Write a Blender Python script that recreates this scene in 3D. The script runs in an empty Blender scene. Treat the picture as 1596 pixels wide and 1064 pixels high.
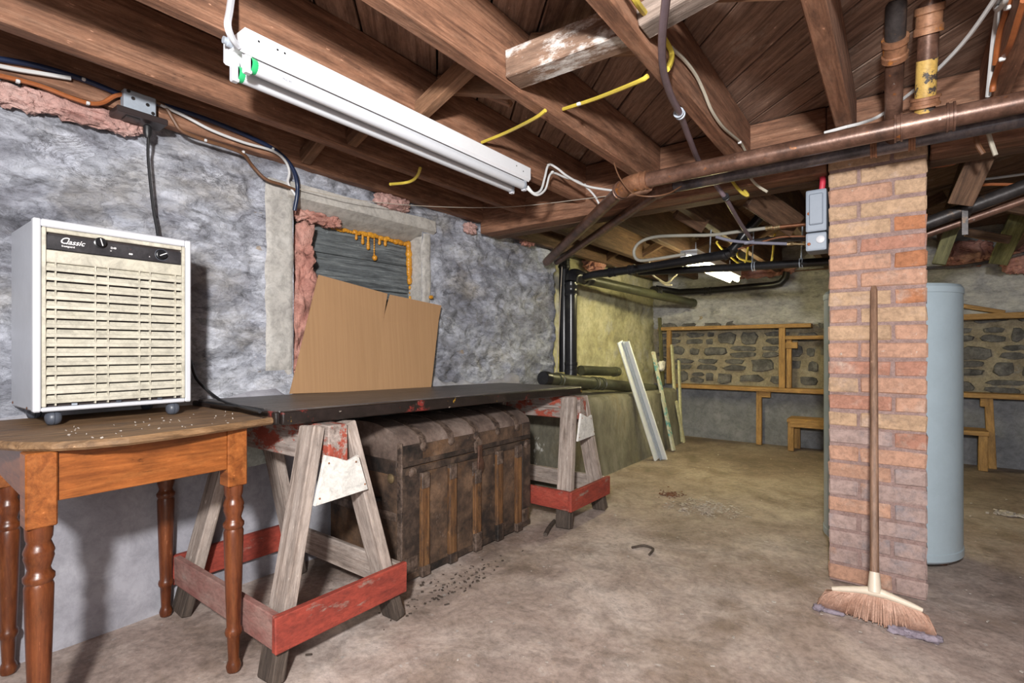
import bpy, bmesh, math, random
from mathutils import Vector, Matrix, noise
random.seed(7)
SC = bpy.context.scene
COL = SC.collection

# ------------------------------------------------------------------ camera
CAM_H, FPX, CX, CY, YAW = 0.95, 800.0, 798.0, 545.0, math.radians(36.95)
cam_d = bpy.data.cameras.new('camera')
cam = bpy.data.objects.new('camera', cam_d); COL.objects.link(cam)
cam.location = (0, 0, CAM_H)
cam.rotation_euler = (math.radians(90), 0, YAW)
cam_d.sensor_width = 36.0
cam_d.lens = FPX / 1596.0 * 36.0
cam_d.shift_y = (CY - 532.0) / 1596.0
cam_d.clip_start = 0.02
SC.camera = cam

# ------------------------------------------------------------------ world, lights, exposure
w = bpy.data.worlds.new('world'); SC.world = w; w.use_nodes = True
w.node_tree.nodes['Background'].inputs[0].default_value = (0.75, 0.8, 1.0, 1)
w.node_tree.nodes['Background'].inputs[1].default_value = 0.03
def area(name, loc, target, size, power, color):
    d = bpy.data.lights.new(name, 'AREA'); d.shape = 'DISK'; d.size = size
    d.energy = power; d.color = color
    o = bpy.data.objects.new(name, d); COL.objects.link(o); o.location = loc
    o.rotation_euler = (Vector(target) - Vector(loc)).to_track_quat('-Z', 'Y').to_euler()
    return o
area('camera_flash', (0.10, -0.42, 1.46), (-1.0, 1.9, 1.05), 0.14, 85, (1.0, 0.985, 0.965))
area('soft_fill_light', (0.75, -0.95, 1.25), (-0.7, 2.4, 0.75), 1.3, 25, (0.99, 0.97, 0.97))  # broad fill lamp added behind the camera to brighten the room evenly
vs = SC.view_settings
vs.view_transform = 'Standard'; vs.look = 'None'; vs.gamma = 1.0; vs.use_curve_mapping = False
vs.exposure = 0.28

# ------------------------------------------------------------------ measuring helpers (real room axes: X away from left wall, Y along it)
FW = Vector((-math.sin(YAW), math.cos(YAW), 0)); RT = Vector((math.cos(YAW), math.sin(YAW), 0))
O = Vector((0, 0, CAM_H))
def ray(px, py): return FW + RT * ((px - CX) / FPX) + Vector((0, 0, (CY - py) / FPX))
def aX(px, py, X): r = ray(px, py); return O + r * (X / r.x)
def aY(px, py, Y): r = ray(px, py); return O + r * (Y / r.y)
def aZ(px, py, Z): r = ray(px, py); return O + r * ((Z - CAM_H) / r.z)
def aD(px, py, d): return O + ray(px, py) * d

# ------------------------------------------------------------------ object helpers
def put(name, data, mat=None, parent=None, M=None):
    o = bpy.data.objects.new(name, data); COL.objects.link(o)
    M = M or Matrix()
    if parent is not None:
        o.parent = parent; o.matrix_parent_inverse = parent.matrix_basis.inverted()
    o.matrix_basis = M
    if mat is not None and data is not None:
        data.materials.clear(); data.materials.append(mat)
    return o
def mk(name, bm, mat, parent=None, M=None, smooth=False):
    me = bpy.data.meshes.new(name); bm.normal_update(); bm.to_mesh(me); bm.free()
    if smooth:
        for p in me.polygons: p.use_smooth = True
    return put(name, me, mat, parent, M)
def thing(name, label, cat, loc=(0, 0, 0), group=None):
    o = put(name, None, M=Matrix.Translation(Vector(loc))); return tag(o, label, cat, group)
def tag(o, label, cat, group=None):
    o['label'] = label; o['category'] = cat
    if group: o['group'] = group
    return o
def struct(o): o['kind'] = 'structure'; return o
def T(x, y=None, z=None): return Matrix.Translation(Vector(x if y is None else (x, y, z)))
def Rz(a): return Matrix.Rotation(a, 4, 'Z')
def Rx(a): return Matrix.Rotation(a, 4, 'X')
def Ry(a): return Matrix.Rotation(a, 4, 'Y')
def smooth_by_angle(o, deg=35):
    me = o.data
    for p in me.polygons: p.use_smooth = True
    try: me.set_sharp_from_angle(angle=math.radians(deg))
    except Exception: pass
    return o

def box_bm(sx, sy, sz, bev=0.0, jit=0.0, cuts=0, seg=1):
    bm = bmesh.new(); bmesh.ops.create_cube(bm, size=1.0)
    bmesh.ops.scale(bm, vec=(sx, sy, sz), verts=bm.verts)
    if cuts:
        es = [e for e in bm.edges if abs((e.verts[0].co - e.verts[1].co).x) > 1e-6]
        bmesh.ops.subdivide_edges(bm, edges=es, cuts=cuts, use_grid_fill=False)
    if bev:
        es = [e for e in bm.edges if e.is_boundary or e.calc_face_angle(0) > 0.5]
        bmesh.ops.bevel(bm, geom=es, offset=bev, segments=seg, affect='EDGES', profile=0.6)
    if jit:
        for v in bm.verts: v.co += Vector((random.uniform(-jit, jit), random.uniform(-jit, jit), random.uniform(-jit, jit)))
    return bm
def box(name, lo, hi, mat, parent=None, bev=0.0, jit=0.0, seg=1):
    lo, hi = Vector(lo), Vector(hi); s = hi - lo
    return mk(name, box_bm(abs(s.x), abs(s.y), abs(s.z), bev, jit, seg=seg), mat, parent, T((lo + hi) / 2))
def frame_M(p0, p1, up=(0, 0, 1)):
    p0, p1 = Vector(p0), Vector(p1); x = (p1 - p0).normalized(); up = Vector(up)
    if abs(x.dot(up)) > 0.995: up = Vector((0, 1, 0))
    y = up.cross(x).normalized(); z = x.cross(y)
    M = Matrix((x, y, z)).transposed().to_4x4(); M.translation = (p0 + p1) / 2
    return M
def bar(name, p0, p1, w, h, mat, parent=None, up=(0, 0, 1), bev=0.003, jit=0.0, cuts=0):
    """board from p0 to p1: local X along it, w across, h towards 'up'"""
    L = (Vector(p1) - Vector(p0)).length
    return mk(name, box_bm(L, w, h, bev, jit, cuts), mat, parent, frame_M(p0, p1, up))
def catmull(pts, n):
    pts = [Vector(p) for p in pts]
    if len(pts) < 3 or n < 2: return pts
    P = [pts[0] * 2 - pts[1]] + pts + [pts[-1] * 2 - pts[-2]]; out = []
    for i in range(1, len(P) - 2):
        a, b, c, d = P[i - 1], P[i], P[i + 1], P[i + 2]
        for k in range(n):
            t = k / n
            out.append(0.5 * (2 * b + (c - a) * t + (2 * a - 5 * b + 4 * c - d) * t * t + (3 * b - a - 3 * c + d) * t ** 3))
    out.append(pts[-1]); return out
def tube_bm(pts, r, seg=8, bm=None, radii=None):
    bm = bm or bmesh.new(); pts = [Vector(p) for p in pts]; rings = []
    t0 = (pts[1] - pts[0]).normalized()
    nrm = t0.orthogonal().normalized()
    for i, p in enumerate(pts):
        a = pts[max(i - 1, 0)]; b = pts[min(i + 1, len(pts) - 1)]
        t = (b - a).normalized()
        nrm = (nrm - t * nrm.dot(t)).normalized(); bn = t.cross(nrm)
        rr = radii[i] if radii else r
        rings.append([bm.verts.new(p + (nrm * math.cos(2 * math.pi * k / seg) + bn * math.sin(2 * math.pi * k / seg)) * rr) for k in range(seg)])
    for A, B in zip(rings, rings[1:]):
        for k in range(seg): bm.faces.new((A[k], A[(k + 1) % seg], B[(k + 1) % seg], B[k]))
    bm.faces.new(list(reversed(rings[0]))); bm.faces.new(rings[-1])
    return bm
def tube(name, pts, r, mat, parent=None, seg=10, n=1, radii=None):
    pts = catmull(pts, n) if n > 1 else [Vector(p) for p in pts]
    o0 = pts[0].copy()
    o = mk(name, tube_bm([p - o0 for p in pts], r, seg, radii=radii), mat, parent, T(o0))
    return smooth_by_angle(o, 50)
def lathe_bm(prof, seg=20):
    bm = bmesh.new(); rings = []
    for r, z in prof:
        rings.append([bm.verts.new((max(r, 1e-4) * math.cos(2 * math.pi * k / seg), max(r, 1e-4) * math.sin(2 * math.pi * k / seg), z)) for k in range(seg)])
    for A, B in zip(rings, rings[1:]):
        for k in range(seg): bm.faces.new((A[k], A[(k + 1) % seg], B[(k + 1) % seg], B[k]))
    bm.faces.new(list(reversed(rings[0]))); bm.faces.new(rings[-1])
    bmesh.ops.recalc_face_normals(bm, faces=bm.faces)
    return bm
def lathe(name, prof, mat, parent=None, M=None, seg=20, ang=40):
    return smooth_by_angle(mk(name, lathe_bm(prof, seg), mat, parent, M), ang)
def zto(p, d):
    """matrix at p whose local Z points along d"""
    M = Vector(d).to_track_quat('Z', 'Y').to_matrix().to_4x4(); M.translation = Vector(p); return M
def collar(name, p, d, r, L, mat, parent, lip=0.006):
    prof = [(r, -L / 2), (r + lip, -L / 2), (r + lip, -L / 2 + L * .25), (r + lip * .4, -L / 2 + L * .3), (r + lip * .4, L / 2 - L * .3), (r + lip, L / 2 - L * .25), (r + lip, L / 2), (r, L / 2)]
    return lathe(name, prof, mat, parent, zto(p, d), 18)
def prism_bm(poly, depth, bev=0.0):
    """poly in local XY, extruded along +Z by depth"""
    bm = bmesh.new(); vs_ = [bm.verts.new((x, y, 0)) for x, y in poly]
    f = bm.faces.new(vs_); r = bmesh.ops.extrude_face_region(bm, geom=[f])
    bmesh.ops.translate(bm, vec=(0, 0, depth), verts=[v for v in r['geom'] if isinstance(v, bmesh.types.BMVert)])
    bmesh.ops.recalc_face_normals(bm, faces=bm.faces)
    if bev:
        es = [e for e in bm.edges if e.calc_face_angle(0) > 0.6]
        bmesh.ops.bevel(bm, geom=es, offset=bev, segments=1, affect='EDGES')
    return bm
def blob_bm(sx, sy, sz, sub=4, amp=0.3, freq=2.5, seed=0):
    """fluffy lump: rounded box pushed in and out by noise laid out in metres, so tufts keep their size"""
    bm = bmesh.new(); bmesh.ops.create_icosphere(bm, subdivisions=sub, radius=1.0)
    off = Vector((seed * 13.7, seed * 7.1, seed * 3.3)); m = min(sx, sy, sz)
    for v in bm.verts:
        q = v.co.copy()
        b = Vector((math.copysign(abs(q.x) ** .6, q.x) * sx, math.copysign(abs(q.y) ** .6, q.y) * sy, math.copysign(abs(q.z) ** .6, q.z) * sz))
        n = noise.fractal(b * (freq * .45 / m) + off, .8, 2.1, 4)
        v.co = b + q * (amp * 1.3 * m * n)
    return bm
def text(name, s, size, mat, parent, M, shear=0.0, bold=0.0, depth=0.0006):
    cu = bpy.data.curves.new(name, 'FONT'); cu.body = s; cu.size = size; cu.shear = shear; cu.offset = bold
    cu.extrude = depth; cu.align_x = 'LEFT'; cu.resolution_u = 3
    ob = bpy.data.objects.new(name + '_tmp', cu); COL.objects.link(ob)
    dg = bpy.context.evaluated_depsgraph_get(); me = bpy.data.meshes.new_from_object(ob.evaluated_get(dg))
    bpy.data.objects.remove(ob)
    return put(name, me, mat, parent, M)
def MAT3(x, y, z, p):
    M = Matrix((Vector(x), Vector(y), Vector(z))).transposed().to_4x4(); M.translation = Vector(p); return M

# ------------------------------------------------------------------ materials
def new_mat(name):
    m = bpy.data.materials.new(name); m.use_nodes = True
    nt = m.node_tree; b = nt.nodes['Principled BSDF']; return m, nt, b
def coords(nt, scale=(1, 1, 1), rnd=True, world=False):
    N = nt.nodes; L = nt.links
    if world:
        g = N.new('ShaderNodeNewGeometry'); src = g.outputs['Position']
    else:
        t = N.new('ShaderNodeTexCoord'); src = t.outputs['Object']
    if rnd and not world:
        oi = N.new('ShaderNodeObjectInfo'); mul = N.new('ShaderNodeMath'); mul.operation = 'MULTIPLY'; mul.inputs[1].default_value = 37.0
        L.new(oi.outputs['Random'], mul.inputs[0])
        add = N.new('ShaderNodeVectorMath'); add.operation = 'ADD'
        L.new(src, add.inputs[0]); L.new(mul.outputs[0], add.inputs[1]); src = add.outputs[0]
    mp = N.new('ShaderNodeMapping'); mp.inputs['Scale'].default_value = scale
    L.new(src, mp.inputs['Vector']); return mp.outputs['Vector']
def nz(nt, vec, scale, detail=6, rough=0.6, dist=0.0):
    n = nt.nodes.new('ShaderNodeTexNoise'); n.inputs['Scale'].default_value = scale
    n.inputs['Detail'].default_value = detail; n.inputs['Roughness'].default_value = rough; n.inputs['Distortion'].default_value = dist
    nt.links.new(vec, n.inputs['Vector']); return n.outputs[0]
def ramp(nt, fac, stops):
    r = nt.nodes.new('ShaderNodeValToRGB'); e = r.color_ramp.elements
    while len(e) < len(stops): e.new(0.5)
    for k, (p, c) in enumerate(stops):
        e[k].position = p; e[k].color = (*c, 1) if len(c) == 3 else c
    nt.links.new(fac, r.inputs[0]); return r.outputs[0]
def mixc(nt, fac, a, b, mode='MIX'):
    m = nt.nodes.new('ShaderNodeMix'); m.data_type = 'RGBA'; m.blend_type = mode
    for s, v in ((m.inputs[0], fac), (m.inputs[6], a), (m.inputs[7], b)):
        if isinstance(v, (int, float)): s.default_value = v
        elif isinstance(v, tuple): s.default_value = (*v, 1)
        else: nt.links.new(v, s)
    return m.outputs[2]
def bump(nt, b, h, strength, dist):
    bp = nt.nodes.new('ShaderNodeBump'); bp.inputs['Strength'].default_value = strength; bp.inputs['Distance'].default_value = dist
    nt.links.new(h, bp.inputs['Height']); nt.links.new(bp.outputs[0], b.inputs['Normal'])
def W(v): return (v, v, v)
def wood(name, c, stain=None, grain=1.0, rough=0.75, bmp=0.5, stain_lo=0.58, stain_hi=0.72, st_scale=3.0, vary=0.35, axis='x', speck=True):
    """c = (dark, mid, light) linear colours; grain runs along local X"""
    m, nt, b = new_mat(name)
    ax = (lambda a, b_: (a, b_, b_) if axis == 'x' else (b_, b_, a))
    v = coords(nt, ax(1.1 * grain, 20 * grain))
    g = nz(nt, v, 2.2, 7, 0.75, 0.9)
    col = ramp(nt, g, [(0.33, c[0]), (0.5, c[1]), (0.69, c[2])])
    v2 = coords(nt, ax(1, 2.2)); s = nz(nt, v2, st_scale, 5, 0.6)
    col = mixc(nt, vary, col, ramp(nt, s, [(0.3, W(0.25)), (0.7, W(1.0))]), 'MULTIPLY')
    if stain is not None:
        s2 = nz(nt, v2, st_scale * 1.3, 6, 0.75)
        col = mixc(nt, ramp(nt, s2, [(stain_lo, W(0)), (stain_hi, W(1))]), col, stain)
    # small nicks, dust specks and knots
    v3 = coords(nt, ax(4, 14)); sp = nz(nt, v3, 5, 4, .6)
    col = mixc(nt, .5, col, ramp(nt, nz(nt, v3, 2.5, 6, .8), [(.36, W(.2)), (.6, W(1.0))]), 'MULTIPLY')
    col = mixc(nt, ramp(nt, sp, [(.68, W(0)), (.74, W(.55))]), col, tuple(min(1, x * 1.7 + .03) for x in c[2]))
    col = mixc(nt, ramp(nt, sp, [(.24, W(.75)), (.31, W(0))]), col, tuple(x * .35 for x in c[0]))
    nt.links.new(col, b.inputs['Base Color']); b.inputs['Roughness'].default_value = rough
    bump(nt, b, g, bmp, 0.006); return m
def mottled(name, stops, scale=6, rough=0.8, bmp=0.4, bdist=0.004, metal=0.0, stretch=(1, 1, 1), world=False, spots=None, rnd=True, bscale=None, detail=6, coat=0.0, grime=.45):
    """spots = list of (scale, lo, hi, colour)"""
    m, nt, b = new_mat(name)
    v = coords(nt, stretch, rnd, world)
    n = nz(nt, v, scale, detail, 0.65, 0.3); col = ramp(nt, n, stops)
    for k, (sc, lo, hi, c) in enumerate(spots or []):
        mp = nt.nodes.new('ShaderNodeMapping'); mp.inputs['Location'].default_value = (k * 5.3 + 1, k * 2.7, 4.1 * k)
        nt.links.new(v, mp.inputs['Vector'])
        col = mixc(nt, ramp(nt, nz(nt, mp.outputs[0], sc, 5, 0.7), [(lo, W(0)), (hi, W(1))]), col, c)
    if grime: col = mixc(nt, grime, col, ramp(nt, nz(nt, v, scale * 5.5, 5, .8, .4), [(.36, W(.25)), (.58, W(1.0))]), 'MULTIPLY')
    nt.links.new(col, b.inputs['Base Color']); b.inputs['Roughness'].default_value = rough; b.inputs['Metallic'].default_value = metal
    if coat: b.inputs['Coat Weight'].default_value = coat
    if bmp: bump(nt, b, nz(nt, v, bscale or scale * 3, 5, 0.72), bmp, bdist)
    return m
def plain(name, c, rough=0.5, metal=0.0, vary=0.12):
    d = tuple(x * (1 - vary) for x in c); l = tuple(min(1, x * (1 + vary)) for x in c)
    return mottled(name, [(0.3, d), (0.7, l)], 9, rough, 0.08, 0.001, metal, grime=min(.3, vary))
def emit(name, c, s):
    m, nt, b = new_mat(name); b.inputs['Emission Color'].default_value = (*c, 1); b.inputs['Emission Strength'].default_value = s
    b.inputs['Base Color'].default_value = (*c, 1); return m

M = {}
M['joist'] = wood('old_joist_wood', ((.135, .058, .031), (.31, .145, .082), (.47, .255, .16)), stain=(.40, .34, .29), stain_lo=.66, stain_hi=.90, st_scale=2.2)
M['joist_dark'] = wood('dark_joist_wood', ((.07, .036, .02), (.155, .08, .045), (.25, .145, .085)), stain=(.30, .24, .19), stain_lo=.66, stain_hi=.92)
M['plank'] = wood('subfloor_plank_wood', ((.14, .08, .056), (.32, .195, .14), (.47, .32, .245)), stain=(.56, .49, .42), stain_lo=.58, stain_hi=.80, st_scale=1.6)
M['strut_pale'] = wood('stained_strut_wood', ((.15, .085, .055), (.26, .155, .105), (.36, .25, .18)), stain=(.72, .69, .66), stain_lo=.47, stain_hi=.60, st_scale=5)
M['strut'] = wood('strut_wood', ((.13, .06, .03), (.27, .135, .07), (.36, .2, .12)))
M['slab'] = plain('dark_underlay', (.03, .022, .018), 0.95)
M['old_board'] = wood('weathered_grey_board', ((.05, .055, .06), (.16, .18, .19), (.33, .36, .36)), stain=(.12, .07, .045), stain_lo=.62, stain_hi=.75, grain=1.2, bmp=.9)
M['saw'] = wood('grey_weathered_lumber', ((.22, .165, .135), (.46, .375, .325), (.62, .53, .475)), stain=(.22, .155, .115), stain_lo=.64, stain_hi=.85, bmp=.6)
M['saw_red'] = mottled('worn_red_paint', [(.3, (.20, .032, .022)), (.55, (.34, .052, .032)), (.75, (.42, .085, .055))], 7, .7, .35, stretch=(1, 2.5, 2.5), spots=[(9, .60, .72, (.30, .22, .18))])
M['saw_pinkgrey'] = mottled('faded_red_paint', [(.35, (.26, .10, .085)), (.6, (.34, .2, .17)), (.75, (.37, .31, .28))], 5, .8, .35, stretch=(1, 2.5, 2.5))
M['white_paint'] = mottled('chipped_white_paint', [(.3, (.62, .6, .56)), (.7, (.78, .76, .72))], 6, .6, .25, spots=[(9, .66, .72, (.33, .22, .14))])
M['pale_green'] = mottled('pale_green_paint', [(.3, (.36, .45, .42)), (.6, (.55, .62, .58))], 6, .6, .25, spots=[(5, .52, .6, (.30, .22, .15))])
M['table'] = wood('orange_varnished_wood', ((.19, .052, .012), (.31, .093, .021), (.41, .14, .036)), rough=.36, grain=.8, bmp=.12, vary=.25, stain=(.6, .34, .15), stain_lo=.72, stain_hi=.78, st_scale=9)
M['leg'] = wood('red_brown_turned_wood', ((.075, .018, .007), (.16, .042, .013), (.23, .072, .022)), rough=.33, grain=.6, bmp=.1, vary=.4, axis='z')
M['tabletop'] = wood('worn_tabletop_wood', ((.12, .062, .027), (.27, .15, .07), (.38, .235, .125)), rough=.6, stain=(.13, .085, .055), stain_lo=.55, stain_hi=.68, st_scale=7)
M['doorboard'] = wood('black_stained_slab', ((.05, .043, .041), (.11, .096, .092), (.19, .165, .155)), rough=.42, stain=(.25, .21, .19), stain_lo=.6, stain_hi=.8)
M['dooredge'] = mottled('paint_dripped_edge', [(.3, (.010, .008, .007)), (.6, (.024, .016, .014)), (.8, (.045, .033, .03))], 6, .4, .3, spots=[(8, .60, .66, (.22, .03, .025)), (14, .66, .69, (.48, .27, .03)), (30, .66, .69, (.45, .38, .32))])
M['shelf'] = wood('yellow_pine_lumber', ((.30, .155, .045), (.44, .245, .08), (.55, .34, .13)), grain=.9, bmp=.2, vary=.3)
M['trunk'] = mottled('dark_trunk_canvas', [(.35, (.02, .012, .009)), (.5, (.085, .050, .031)), (.66, (.18, .105, .062))], 6, .8, .7, spots=[(3.2, .50, .68, (.165, .08, .032)), (14, .62, .75, (.18, .13, .10))], bscale=40)
M['trunk_lid'] = mottled('dusty_trunk_lid', [(.33, (.065, .042, .033)), (.5, (.145, .10, .08)), (.68, (.24, .18, .15))], 6, .85, .5, bscale=40)
M['trunk_metal'] = mottled('embossed_dull_tin', [(.35, (.04, .027, .021)), (.5, (.12, .08, .06)), (.66, (.21, .15, .118))], 30, .6, 1.0, .004, .15, bscale=90)
M['trunk_black'] = mottled('black_worn_tin', [(.35, (.010, .008, .007)), (.5, (.045, .030, .023)), (.66, (.125, .08, .055))], 9, .6, .8, bscale=50)
M['trunk_slat'] = wood('trunk_oak_slat', ((.07, .028, .01), (.18, .08, .027), (.27, .14, .058)), stain=(.035, .022, .016), stain_lo=.5, stain_hi=.66, st_scale=5)
M['iron_rust'] = mottled('rusty_iron', [(.3, (.05, .028, .021)), (.5, (.14, .072, .05)), (.7, (.26, .145, .105))], 9, .36, .35, .002, .35, spots=[(22, .63, .7, (.34, .12, .03)), (30, .68, .73, (.4, .36, .33))])
M['iron_orange'] = mottled('orange_rusted_fitting', [(.25, (.14, .06, .03)), (.5, (.28, .13, .07)), (.75, (.42, .22, .12))], 12, .55, .35, .002, .2, spots=[(16, .58, .66, (.50, .17, .02))])
M['iron_black'] = mottled('black_iron', [(.3, (.022, .02, .02)), (.6, (.06, .052, .052)), (.8, (.13, .095, .08))], 8, .4, .35, .002, .35, spots=[(14, .6, .72, (.15, .09, .05))])
M['iron_blue'] = mottled('dark_blue_iron', [(.33, (.07, .064, .072)), (.5, (.16, .148, .165)), (.67, (.30, .25, .235))], 8, .34, .3, .002, .4, spots=[(5, .62, .75, (.09, .13, .22))])
M['iron_yellow'] = mottled('yellow_flaked_paint_on_iron', [(.3, (.42, .25, .05)), (.7, (.60, .40, .12))], 8, .5, .3, spots=[(24, .53, .56, (.06, .045, .04))])
M['abs'] = mottled('black_plastic_pipe', [(.3, (.010, .010, .012)), (.7, (.022, .022, .025))], 5, .28, 0, spots=[(4, .6, .8, (.05, .05, .045))])
M['abs_dusty'] = mottled('dusty_plastic_pipe', [(.3, (.03, .032, .02)), (.7, (.085, .085, .05))], 5, .4, 0, spots=[(5, .55, .75, (.02, .02, .018))])
M['white_enamel'] = plain('white_enamel', (.78, .79, .82), .35, vary=.03)
M['tube_glass'] = plain('unlit_tube_glass', (.60, .62, .66), .2, vary=.02)
M['green'] = plain('green_tube_cap', (.03, .42, .15), .4)
M['grey_metal_paint'] = plain('light_grey_sheet_metal', (.50, .52, .57), .42, .1, .05)
M['white_plastic'] = plain('white_plastic', (.57, .58, .62), .4, vary=.03)
M['cream'] = mottled('cream_plastic', [(.3, (.52, .485, .39)), (.7, (.60, .565, .475))], 4, .45, .03, .001, spots=[(5, .6, .8, (.50, .43, .32))])
M['black_panel'] = mottled('black_panel', [(.3, (.016, .015, .018)), (.7, (.05, .046, .05))], 14, .4, .05)
M['black_rubber'] = plain('black_rubber', (.014, .014, .016), .45)
M['caster'] = plain('blue_grey_caster', (.07, .078, .10), .4)
M['ink_white'] = plain('white_lettering', (.82, .80, .80), .5, vary=.02)
M['ink_grey'] = plain('grey_lettering', (.28, .29, .33), .5, vary=.02)
M['red_dot'] = plain('red_lamp', (.35, .02, .02), .4)
M['galv'] = plain('galvanised_steel', (.42, .47, .54), .42, .2, .12)
M['dark_plate'] = plain('dark_brown_plate', (.035, .025, .025), .4)
M['cable_blue'] = plain('navy_cable_sheath', (.012, .022, .06), .35)
M['cable_white'] = plain('white_cable_sheath', (.62, .62, .62), .5, vary=.08)
M['cable_cream'] = plain('cream_cable_sheath', (.45, .41, .33), .55)
M['cable_orange'] = plain('orange_cable_sheath', (.33, .10, .03), .5, vary=.2)
M['cable_brown'] = plain('brown_cable_sheath', (.15, .07, .035), .5, vary=.2)
M['cable_yellow'] = plain('yellow_cable_sheath', (.56, .43, .06), .5)
M['cable_red'] = plain('red_cable_sheath', (.55, .04, .07), .5)
M['pex'] = plain('mauve_plastic_tubing', (.17, .125, .145), .35, vary=.15)
M['pex_grey'] = plain('grey_plastic_tubing', (.30, .29, .25), .4)
M['pex_blue'] = plain('blue_grey_tubing', (.20, .20, .26), .4)
M['copper'] = mottled('tarnished_copper', [(.3, (.20, .085, .045)), (.7, (.42, .19, .105))], 9, .38, .1, metal=.7)
M['brass'] = plain('dull_brass', (.30, .22, .12), .4, .7)
M['box_grey'] = plain('blue_grey_enclosure', (.25, .29, .35), .45, vary=.05)
M['tank'] = plain('pale_blue_grey_enamel', (.39, .475, .53), .32, .05, .04)
M['cardboard'] = mottled('brown_cardboard', [(.3, (.36, .205, .10)), (.7, (.41, .24, .12))], 2.5, .85, .15, .001, stretch=(1, 30, .6), grime=.08)
M['foam'] = mottled('orange_spray_foam', [(.3, (.50, .19, .012)), (.7, (.72, .34, .03))], 14, .4, .3)
M['pink'] = mottled('pink_glass_fibre', [(.3, (.30, .12, .095)), (.5, (.52, .255, .205)), (.7, (.64, .37, .31))], 7, .95, 1.0, .012, bscale=30, spots=[(3, .56, .76, (.30, .19, .145))])
M['pink_pale'] = mottled('faded_pink_glass_fibre', [(.25, (.42, .22, .19)), (.5, (.58, .36, .32)), (.75, (.64, .46, .42))], 7, .95, 1.0, .012, bscale=30)
M['mortar'] = mottled('lilac_grey_mortar', [(.3, (.24, .155, .135)), (.7, (.37, .26, .24))], 25, .95, .6)
M['handle'] = wood('broom_handle_wood', ((.16, .085, .052), (.29, .165, .105), (.40, .25, .17)), grain=1.5, rough=.5, axis='z')
M['strut_grey'] = wood('grey_brown_strut_wood', ((.10, .07, .055), (.22, .165, .135), (.34, .27, .23)))
M['parge_lilac'] = mottled('lilac_grey_parging', [(.3, (.27, .265, .30)), (.5, (.37, .365, .405)), (.7, (.47, .465, .50))], 2.4, .9, .35, .006, world=True, grime=.3)
M['bristle'] = mottled('tan_bristle', [(.3, (.44, .24, .165)), (.7, (.66, .43, .33))], 20, .7, 0)
M['lint'] = mottled('lilac_lint', [(.3, (.20, .165, .20)), (.7, (.36, .31, .37))], 20, .95, .8)
M['bone'] = plain('bone_plastic', (.66, .57, .46), .45, vary=.08)
M['trim_white'] = mottled('white_primed_trim', [(.3, (.70, .72, .70)), (.7, (.80, .82, .82))], 4, .5, .1, grime=.1)
M['trim_grey'] = plain('grey_blue_trim_face', (.36, .40, .46), .5)
M['stick_yellow'] = mottled('pale_yellow_stick', [(.3, (.50, .48, .26)), (.7, (.66, .63, .40))], 7, .6, .2)
M['stick_paint'] = mottled('paint_spattered_stick', [(.3, (.50, .49, .36)), (.7, (.62, .62, .50))], 6, .6, .2, spots=[(9, .55, .6, (.10, .36, .36)), (13, .61, .65, (.55, .22, .08)), (17, .64, .67, (.10, .16, .36))])
M['lit'] = emit('lit_tube', (1.0, .90, .50), 48.0)
M['chip'] = mottled('pale_flakes', [(.3, (.34, .29, .25)), (.7, (.56, .51, .46))], 20, .9, 0)
M['rustpile'] = mottled('rust_flakes', [(.3, (.10, .035, .02)), (.7, (.22, .09, .05))], 30, .95, .5)
M['string'] = plain('pale_string', (.42, .37, .31), .8)
M['knob'] = plain('glossy_black', (.01, .01, .012), .3)
M['olive_wood'] = wood('olive_strut_wood', ((.06, .055, .02), (.15, .14, .055), (.24, .22, .10)))  # wood with an olive green tint in all three grain tones

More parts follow.
